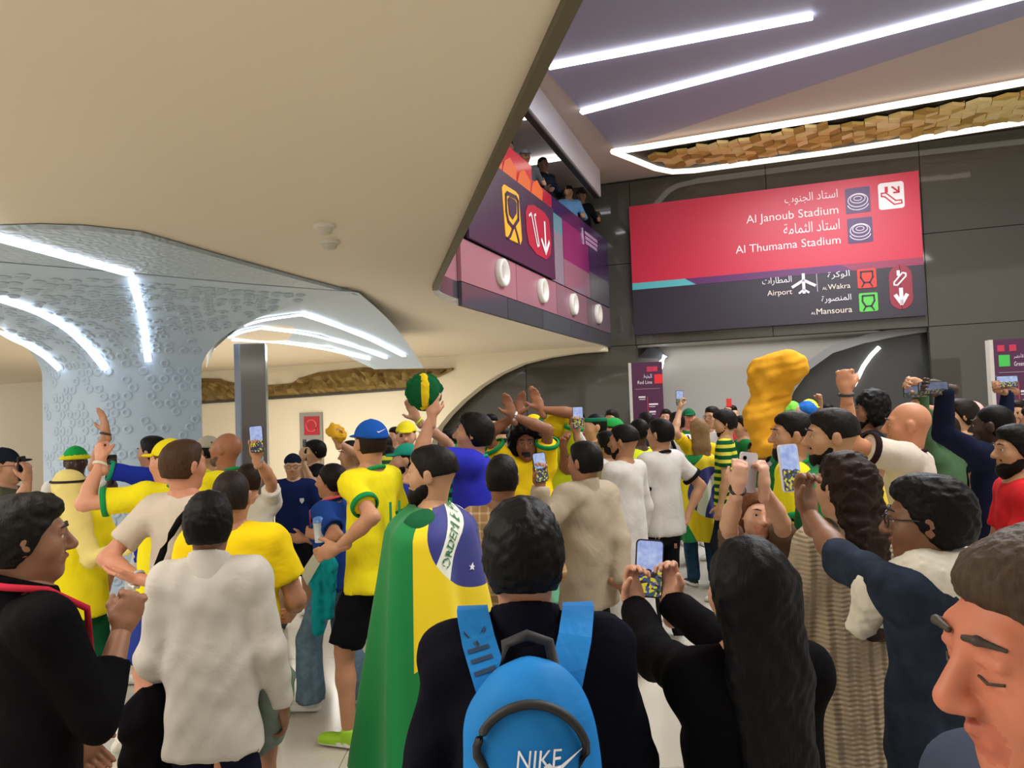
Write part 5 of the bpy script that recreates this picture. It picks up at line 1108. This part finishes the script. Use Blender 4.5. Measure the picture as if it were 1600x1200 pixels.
ph = phone(174, 727, 5.6, 'dark phone in the hand of the man with green patterned hat', 20, 0, 0)
person('dark-skinned man in green and yellow bucket hat and white T-shirt', 118, 700, 5.9, yaw=200, hyaw=215, sk='3a251c', hair='buzz', hc='0c0a09', shirt=('dcd8d2',), loose=.04, L=dict(grip(ph, 0, .08), el=(.7, .2, -1)), extras=[('hat', '1fa04c', 'e0d42a'), ('pads', '1c1c1e')], pants=('5a5c60', 'long'))
person('fan in yellow headscarf with cord, yellow jersey and dark green shorts', 104, 736, 4.45, yaw=55, hyaw=60, lean=6, sk='b88868', hair='none', **YJ, loose=.05, hem=.83, L=dict(loc=(.3, .25, .95)), Rr=dict(loc=(.2, -.3, .95)), extras=[('scarfhead', 'e2d084', (205, 858, 4.2))], pants=('14472c', 'shorts'), shoes='e8e4da', feet=((.32, .1, 0, 0), (-.35, -.1, .1, 35)))
ph = phone(34, 732, 4.85, 'black phone held up by the man in dark cap and olive T-shirt', 90, 0, -4)
person('man in dark cap, glasses and olive T-shirt raising his phone', 8, 703, 5.1, yaw=-80, hyaw=-82, sk='b98a70', hair='short', hc='1a1512', shirt=('565b48',), Rr=dict(grip(ph, .0, .09), el=(.5, 0, -1)), extras=[('cap', '1e2430'), ('glasses', '7a2222')])
# ================================================================ centre
pW = person('shouting man in royal blue jersey holding a hat high', 738, 648, 4.75, yaw=82, hyaw=84, hpitch=8, sk='c08c6e', hair='thick', hc='100d0c', shirt=('2b2fae',), trim='1f8a6c', loose=.045, build=1.08, open_mouth=True, L=dict(to=(675, 650, 4.5), pose='hold', hd=(0, 0, 1), el=(.2, .6, -.9)), Rr=dict(loc=(.3, -.1, 1.2)), extras=[('crest', 'c8d0e8', 1)], pants=('20243a', 'long'))
c = P(663, 611, 4.5); nv_ = nrm(V3(.25, -1, .1)); ex_ = nrm(np.cross(nv_, (0, 0, 1))); uz = np.cross(ex_, nv_); Rq = np.stack([ex_, nv_, uz], 1)
ht = cloth_lump('round_hat', [ell(c, (.088, .05, .1), Rq, k=.001), ell(c-nv_*.004, (.048, .058, .104), Rq, lab=1, k=.001), ell(c-nv_*.02, (.115, .012, .12), Rq, k=.02)], [cloth('15532f'), cloth('d8b81c')], 'round green and yellow hat waved above the crowd', 'hat', .008, (.003, .05))
person('man with neat black hair in tan plaid shirt seen from behind', 784, 713, 3.7, yaw=-5, sk='8a5e44', hair='short', hc='14110f', shirt=('a8845c', 'plaid', 'd8bc94'), sleeve='long', L=dict(loc=(.25, .15, 1.1)), Rr=dict(loc=(.25, -.15, 1.1)))
person('fan with large black afro in yellow jersey raising both arms', 822, 668, 5.3, yaw=182, hyaw=176, fem=True, sk='8a5a40', hair='afro', hc='0e0b0a', shirt=('ebc818',), trim='1f8a4c', loose=.04, open_mouth=True, L=dict(to=(801, 650, 5.15), pose='open', hd=(0, 0, 1), pn=(0, -1, 0), el=(1, 0, -.3)), Rr=dict(to=(808, 648, 5.2), pose='open', hd=(0, 0, 1), pn=(0, -1, 0), el=(1, 0, -.3)), extras=[('crest', '2a7a4a', 1), ('watch', 1, 'e8e4de')], pants=('6fae8c', 'shorts'))
person('fan in yellow and green wig and neon yellow jersey with arms up', 862, 648, 5.85, yaw=140, hyaw=110, sk='9a6648', hair='none', shirt=('cfe02a',), trim='1f8a4c', L=dict(to=(845, 640, 5.7), pose='open', hd=(0, 0, 1), pn=(0, -1, 0)), Rr=dict(to=(880, 700, 5.6)), extras=[('wig', 'e8c820', '1faa5c')])
ph = phone(844, 730, 4.0, 'phone with blue screen held up by the man in the beige shirt', 205, 5, 5)
person('man in loose beige shirt and dark trousers, one hand behind his back', 912, 692, 4.3, yaw=40, hyaw=48, sk='9c6e52', hair='short', hc='100e0d', shirt=('a89a86',), sleeve='long', hem=.8, loose=.05, L=dict(grip(ph, .0, .1), el=(.2, .1, -1)), Rr=dict(loc=(-.2, -.05, .93), pose='relaxed', hd=(.9, 0, -.1), el=(1, -.6, 0)), extras=[('collar', 'ab9d89')], pants=('2e2b26', 'long'), shoes='222222', wr=.005)
person('man in long white robe with green face paint', 973, 665, 5.4, yaw=50, hyaw=62, sk='a87858', hair='fade', hc='15110f', shirt=('c6c2bc',), sleeve='long', hem=.2, loose=.03, beard='short', L=dict(loc=(.2, .15, .95)), Rr=dict(loc=(.05, -.26, .82)), pants=('c6c2bc', 'long'), shoes='e8e6e0', extras=[('paint', '1f7a3c')], feet=((.1, .1, 0, 0), (-.08, -.1, 0, 0)))
person('man in white T-shirt with black cuffs and black trousers, hand on hip', 1030, 656, 6.0, yaw=38, hyaw=50, sk='b98868', hair='short', hc='100d0c', shirt=('c8c4bf',), trim='1c1a1c', collar='1c1a1c', loose=.035, build=1.05, Rr=dict(loc=(-.08, -.2, 1.0), pose='fist', el=(1, -.5, 0)), L=dict(loc=(.2, .2, .95)), pants=('16161a', 'long'), shoes='d8d8d8')
ph = phone(903, 652, 5.5, 'smartphone with lilac screen raised over the crowd by a white sleeve', 182, 0, 0)
person('person in white long-sleeved shirt behind the robed man reaching up a phone', 948, 676, 6.05, yaw=60, sk='b58a6c', hair='thick', hc='14100e', shirt=('c8c4be',), sleeve='long', L=dict(grip(ph, .02, .1), el=(.1, 0, -1)))
# two bearded men
person('dark-bearded man in yellow jersey beside the flag-shouldered man', 1236, 645, 4.05, yaw=78, hyaw=84, sk='b58564', hair='fade', hc='15110e', beard='full', **YJ, L=dict(loc=(.2, .2, 1.0)))
pG2 = person('bearded man with flag over his shoulders beside knit-cardigan woman', 1296, 641, 3.4, yaw=72, hyaw=80, sk='b98a68', hair='fade', hc='1a1410', beard='short', shirt=('e0c820',), sleeve='long', L=dict(loc=(.25, .1, 1.1)))
cape(pG2, 'Brazilian flag draped over the shoulders of the short-bearded man', 150, -110, .75, (-12, 1.12), 20, zt=1.53, flare=.1, wid=1.2)
# golden cloth swung over the crowd
g = lambda x, y, Y=5.6: P(x, y, Y)
cloth_lump('golden_cloth', [cone(g(1192, 580), g(1232, 572, 5.5), .11, .12, k=.1), cone(g(1200, 590), g(1183, 660), .09, .085, k=.1), cone(g(1228, 585), g(1205, 660), .09, .06, k=.08), cone(g(1183, 650), g(1190, 700), .08, .07, k=.08), cone(g(1190, 695), g(1225, 706, 5.4), .06, .05, k=.06)], [cloth('e0a22c')], 'golden yellow cloth swung high above the crowd before the escalator hood', 'cloth', .011, (.011, .12))
person('fan in green shirt behind the bearded men swinging the golden cloth', 1183, 690, 5.7, yaw=120, sk='b08060', hair='short', hc='14100e', shirt=('1c6a3c',), L=dict(to=(1190, 690, 5.6), pose='fist', hd=(0, 0, 1)))
# woman with phone facing camera
ph = phone(1168, 738, 2.95, 'phone held up in both hands by the smiling auburn-haired woman', 15, 0, 8, hx='d0ccd0')
person('smiling woman with auburn hair facing the crowd behind her raised phone', 1182, 768, 3.25, yaw=182, hyaw=178, hroll=-8, fem=True, sk='d0a085', hair='long', hc='6a4028', shirt=('5a4638',), sleeve='short', L=dict(grip(ph, .055, .05), el=(.8, .1, -1)), Rr=dict(grip(ph, -.055, .06), el=(.8, .1, -1)), extras=[('watch', -1, '241a14')])
# ================================================================ right
pH = person('bald man in white jersey with dark collar punching one fist up', 1416, 629, 4.05, yaw=52, hyaw=68, sk='c08462', hair='none', hc='4a3a30', shirt=('cdc3b6',), trim='2a1c1e', collar='3a2426', loose=.04, build=1.08, L=dict(to=(1322, 612, 3.85), pose='fist', hd=(0, .2, 1), el=(.3, .4, -.8)), Rr=dict(loc=(.2, -.2, 1.0)), extras=[('watch', 1, '2c2c2c')])
for l_ in (-.05, .03):
    mesh('shirt_number', [pH['B'](z, -x*pH['s'], 0)-pH['fw']*(.66*(.155+.04)+.036)*pH['s'] for x, z in ((l_, 1.3), (l_+.03, 1.3), (l_+.03, 1.1), (l_, 1.1))], [(0, 1, 2, 3)], plain('1c1416', .8), pH['root'], False, None, pH['off'])
ph = phone(1430, 612, 4.85, 'small camera phone raised by the man in the green sweater', 182, 0, 0, land=True, dark=True)
person('man in green sweater and jeans filming with both arms raised', 1470, 648, 5.15, yaw=25, sk='c09070', hair='short', hc='2a1e16', shirt=('4a6848',), sleeve='long', hem=.84, loose=.03, L=dict(grip(ph, -.05, .06), el=(.6, .3, -.6)), Rr=dict(grip(ph, .05, .06), el=(.6, .3, -.6)), pants=('7f94ac', 'long', 'denim'))
ph = phone(1458, 607, 4.2, 'black camera phone held out by the dark-skinned man in navy cardigan', 170, 0, 0, land=True, dark=True)
person('dark-skinned man in navy cardigan with white collar reaching up a phone', 1548, 634, 4.45, yaw=35, hyaw=48, sk='3b281f', hair='buzz', hc='0c0a0a', shirt=('181c30',), sleeve='long', loose=.03, L=dict(grip(ph, 0, .07), el=(.2, .3, -.8)), Rr=dict(loc=(.15, -.25, .9)), extras=[('collar', 'd8d4ce')])
person('curly-haired bearded man in red T-shirt', 1588, 667, 3.65, yaw=72, hyaw=80, sk='b08464', hair='thick', hc='0e0c0b', beard='full', shirt=('c4242c',), L=dict(loc=(.28, .02, 1.1)), Rr=dict(loc=(.28, -.02, 1.1)))
ph = phone(1573, 596, 5.05, 'phone held sideways by a raised hand in front of the green line pylon', 185, 0, 0, land=True)
person('man in navy jumper raising a sideways phone before the purple pylon', 1618, 634, 5.3, yaw=40, sk='9a6e52', hair='short', hc='120f0e', shirt=('1a1f36',), sleeve='long', L=dict(grip(ph, .06, .03), el=(.3, .2, -.8)))
person('man with round black afro hair and dark T-shirt before the escalator hood', 1357, 620, 6.2, yaw=75, hyaw=80, sk='8a5e46', hair='afro', hc='0e0b0a', shirt=('20262a',), beard='short')
# woman in flag and striped man
pEE = person('woman with long streaked blond hair wearing a flag cape and jeans', 1090, 655, 7.9, yaw=5, fem=True, sk='c89a7c', hair='long', hc='8a6c48', shirt=('e0b81c',), pants=('2c4a68', 'long', 'denim'), shoes='1a1a1c', L=dict(to=(1062, 640, 7.8), pose='hold', hd=(0, 0, 1)))
cape(pEE, 'Brazilian flag hanging down the back of the blond woman', 95, -95, .5, (-20, 1.0), 75, zt=1.42, flare=.06, wid=1.05)
phone(1062, 622, 7.8, 'small phone lifted by the blond woman wearing the flag', 182)
person('dark-haired man in green and yellow striped shirt beside the blond woman', 1131, 642, 7.35, yaw=70, hyaw=85, hpitch=-10, sk='b98a6a', hair='thick', hc='1a1512', beard='short', shirt=('14502e', 'stripes', 'd0c848'))
# ================================================================ further back
crowd = [  # label, head x, top y, depth, yaw, skin, hair, shirt, extras
 ('dark-skinned man in green shirt beside the yellow-capped fan', 597, 679, 7.6, 60, '3a281f', 'buzz', '1d6a3e', ()),
 ('shouting fan in yellow cap and yellow-green striped shirt', 634, 661, 6.6, 185, 'c8957a', 'short', 'STR', (('cap', 'e6d82a'),)),
 ('bearded fan in teal headwrap behind the flag bearer', 632, 696, 5.6, 100, 'b88a6c', 'short', '2a3a9a', (('cap', '1f8a78'),)),
 ('fan in green jersey raising a yellow cloth behind blue cap', 548, 690, 6.3, 120, 'b98a6c', 'short', '1f6a3c', ()),
 ('fan in mustard yellow top behind the blue-capped man', 606, 698, 6.9, 30, 'b98a6c', 'short', 'd8cc28', ()),
 ('bearded man in bright green polo under the cream arch', 766, 648, 7.7, 190, 'c29878', 'short', '1f9a50', ()),
 ('fan in dark green striped shirt behind the shouting man', 702, 672, 6.1, 150, 'a87c60', 'short', 'STG', ()),
 ('small fan in yellow shirt behind the afro-haired fan', 786, 668, 6.7, 170, 'c49474', 'short', 'e6cc2a', ()),
 ('fan in yellow sun hat behind raised arms', 832, 650, 7.2, 150, 'c49474', 'short', 'd8c82a', (('hat', 'e8c41c'),)),
 ('fan in green eye mask and lime vest', 928, 647, 7.0, 100, 'c09070', 'short', 'c8e03a', (('band', '1a6a4c'),)),
 ('fan in green and yellow cap behind the robed man', 955, 655, 7.6, 80, 'b98a6c', 'short', '2a8a4a', (('cap', '2a9a4a', 'e0d030'),)),
 ('dark-skinned man in neon yellow shirt between robed and white-shirted men', 996, 655, 6.7, 30, '4a3226', 'buzz', 'd8e62a', ()),
 ('brown-haired man in dark shirt far behind the robed man', 1008, 645, 8.6, 20, 'b98a6c', 'short', '2a2c34', ()),
 ('black-haired man in dark shirt before the purple map pylon', 955, 641, 9.6, 150, 'b08060', 'short', '3a4048', ()),
 ('man in white T-shirt with black strap beyond the flag woman', 1056, 645, 8.9, 20, 'b08060', 'short', 'c8c4bf', (('pads', '17171a'),)),
 ('red-faced fan in green bandana beyond the flag woman', 1076, 640, 10.3, 175, 'c8806a', 'short', '1f6a3c', (('cap', '1a5a38'),)),
 ('man in glasses and white T-shirt behind the striped man', 1112, 636, 9.2, 130, 'c09474', 'short', 'd8d4d0', (('glasses', '151515'),)),
 ('man with dark hair in red top behind the golden cloth', 1142, 634, 10.4, 200, 'c09474', 'short', 'b8303a', ()),
 ('man in green shirt by the grey recess wall', 1160, 650, 8.3, 90, 'b98a6c', 'short', '1a6a34', ()),
 ('fan in blue and green curly wig behind the short-bearded man', 1248, 632, 6.9, 150, 'b08060', 'none', '2a8a5a', (('wig', '2a6ac0', '7ac84a'),)),
 ('fan in yellow cap by the escalator hood', 1265, 626, 8.8, 180, 'b08060', 'short', '3a3a3c', (('cap', 'd8dc3a'),)),
 ('man in grey T-shirt beside the yellow-capped fan at the hood', 1292, 632, 9.4, 180, 'a87a5c', 'short', '6a6c70', ()),
 ('man with swept black hair behind the navy cardigan', 1500, 626, 5.9, 75, 'b98c6c', 'thick', '22252c', ()),
 ('fan in pink headscarf and yellow jersey by the right pylon', 1520, 630, 6.6, 160, 'b08464', 'short', 'e6d82a', (('cap', 'd8a8a4'),)),
 ('man in black T-shirt behind the green sweater', 1440, 638, 6.6, 100, 'b08464', 'short', '17181b', ()),
 ('man in white shirt at the far end by the right pylon', 1592, 626, 7.2, 120, 'b08464', 'short', 'c8c6c2', ()),
 ('man in blue shirt far back by the dark wall', 880, 648, 10.2, 170, 'b08464', 'short', '3a5a8a', ()),
 ('man in maroon shirt far back by the dark wall', 905, 645, 11.0, 190, '8a5e46', 'short', '6a2430', ()),
 ('man in pale shirt far back under the arch', 800, 655, 10.4, 160, 'b08464', 'short', 'b8b4a8', ()),
 ('woman in headscarf far back under the cream arch', 665, 664, 9.8, 150, 'b98a6c', 'none', '8a8a90', (('cap', 'e0ded8'),)),
 ('man in grey shirt beside the woman in the pale headscarf', 617, 668, 9.6, 140, 'b98a6c', 'short', '7a7a80', ()),
 ('man in tan jacket far back beside the map pylon', 1040, 640, 11.2, 160, 'b98a6c', 'short', '9a8668', ()),
 ('fan in cap looking up behind the bald yellow-shirted man', 322, 684, 6.3, 80, 'b08464', 'short', 'd8d02a', (('cap', 'b0a898'), ('glasses', '151515'))),
]
for i, (lb, x, y, Y, yw, sk_, hr, sh_, exs) in enumerate(crowd):
    kw = {}
    if sh_ == 'STR': kw['shirt'] = ('d8d040', 'stripes', '2a5a34'); kw['open_mouth'] = True
    elif sh_ == 'STG': kw['shirt'] = ('14402c', 'stripes', '2a8a5a')
    else: kw['shirt'] = (sh_,)
    if 'bearded' in lb: kw['beard'] = 'full'
    if 'raising' in lb: kw['Rr'] = dict(to=(527, 690, 6.1), pose='fist', hd=(0, 0, 1))
    if 'red top' in lb: kw['L'] = dict(to=(1139, 650, 10.2), pose='fist', hd=(0, 0, 1))
    if 'grey T-shirt' in lb: kw['L'] = dict(to=(1282, 630, 9.2), pose='fist', hd=(0, 0, 1))
    if 'striped shirt behind' in lb: kw['L'] = dict(to=(648, 652, 5.85), pose='open', hd=(-.3, 0, 1), pn=(0, -1, 0)); kw['extras'] = [('watch', 1, 'c8e03a')]
    person(lb, x, y, Y, yaw=yw, sk=sk_, hair=hr, hc=('14100e', '241a14', '100d0c')[i % 3], pants=(('20222a', '2c3444', '4a4a50')[i % 3], 'long'), extras=kw.pop('extras', exs), group='fans standing further back in the crowd', **kw)
cloth_lump('yellow_cloth', [cone(P(522, 670, 6.1), P(531, 682, 6.1), .045, .05, k=.04), cone(P(515, 674, 6.1), P(526, 680, 6.05), .035, .03, k=.04)], [cloth('dca82c')], 'small crumpled golden cloth held up before the cream wall', 'cloth', .012, (.01, .05))
tag(MB().box(P(1139, 629, 10.2), (.07, .01, .11)).build('red_card', plain('d8302c')), 'small red card held up before the grey recess wall', 'card')
# people on the balcony
for lb, x, y, Y, yw, sk_, hr, sh_, exs in (('person in grey headscarf looking over the balcony', 820, 234, 12.0, 200, 'b08464', 'none', '5a5c62', (('cap', '7a7c80'),)), ('man in dark jacket with shaved hair looking over the balcony', 848, 246, 12.7, 215, '7a5640', 'buzz', '1c2430', ()),
                                           ('man in light blue shirt on the balcony beside a cameraman', 888, 291, 14.3, 190, 'b08464', 'short', '6a9ac8', ()), ('cameraman in black on the balcony before the dark wall', 908, 296, 14.75, 200, '8a6048', 'short', '15151a', (('cap', '2a2c30'),)), ('dark-haired man at the tan soffit end of the balcony', 794, 219, 11.3, 190, 'a87c60', 'short', '3a2c2c', ())):
    person(lb, x, y, Y, yaw=yw, hpitch=-12, sk=sk_, hair=hr, shirt=(sh_,), sleeve='long', extras=exs, zfloor=4.35, group='people on the balcony', pants=('202228', 'long'), L=dict(loc=(.28, .2, 1.12)), Rr=dict(loc=(.28, -.2, 1.12)))

person('person in plain yellow T-shirt standing beside the red-shirted man', 1668, 700, 2.75, yaw=60, sk='b98a6c', hair='short', hc='14100e', shirt=('e8b81c',), loose=.04)
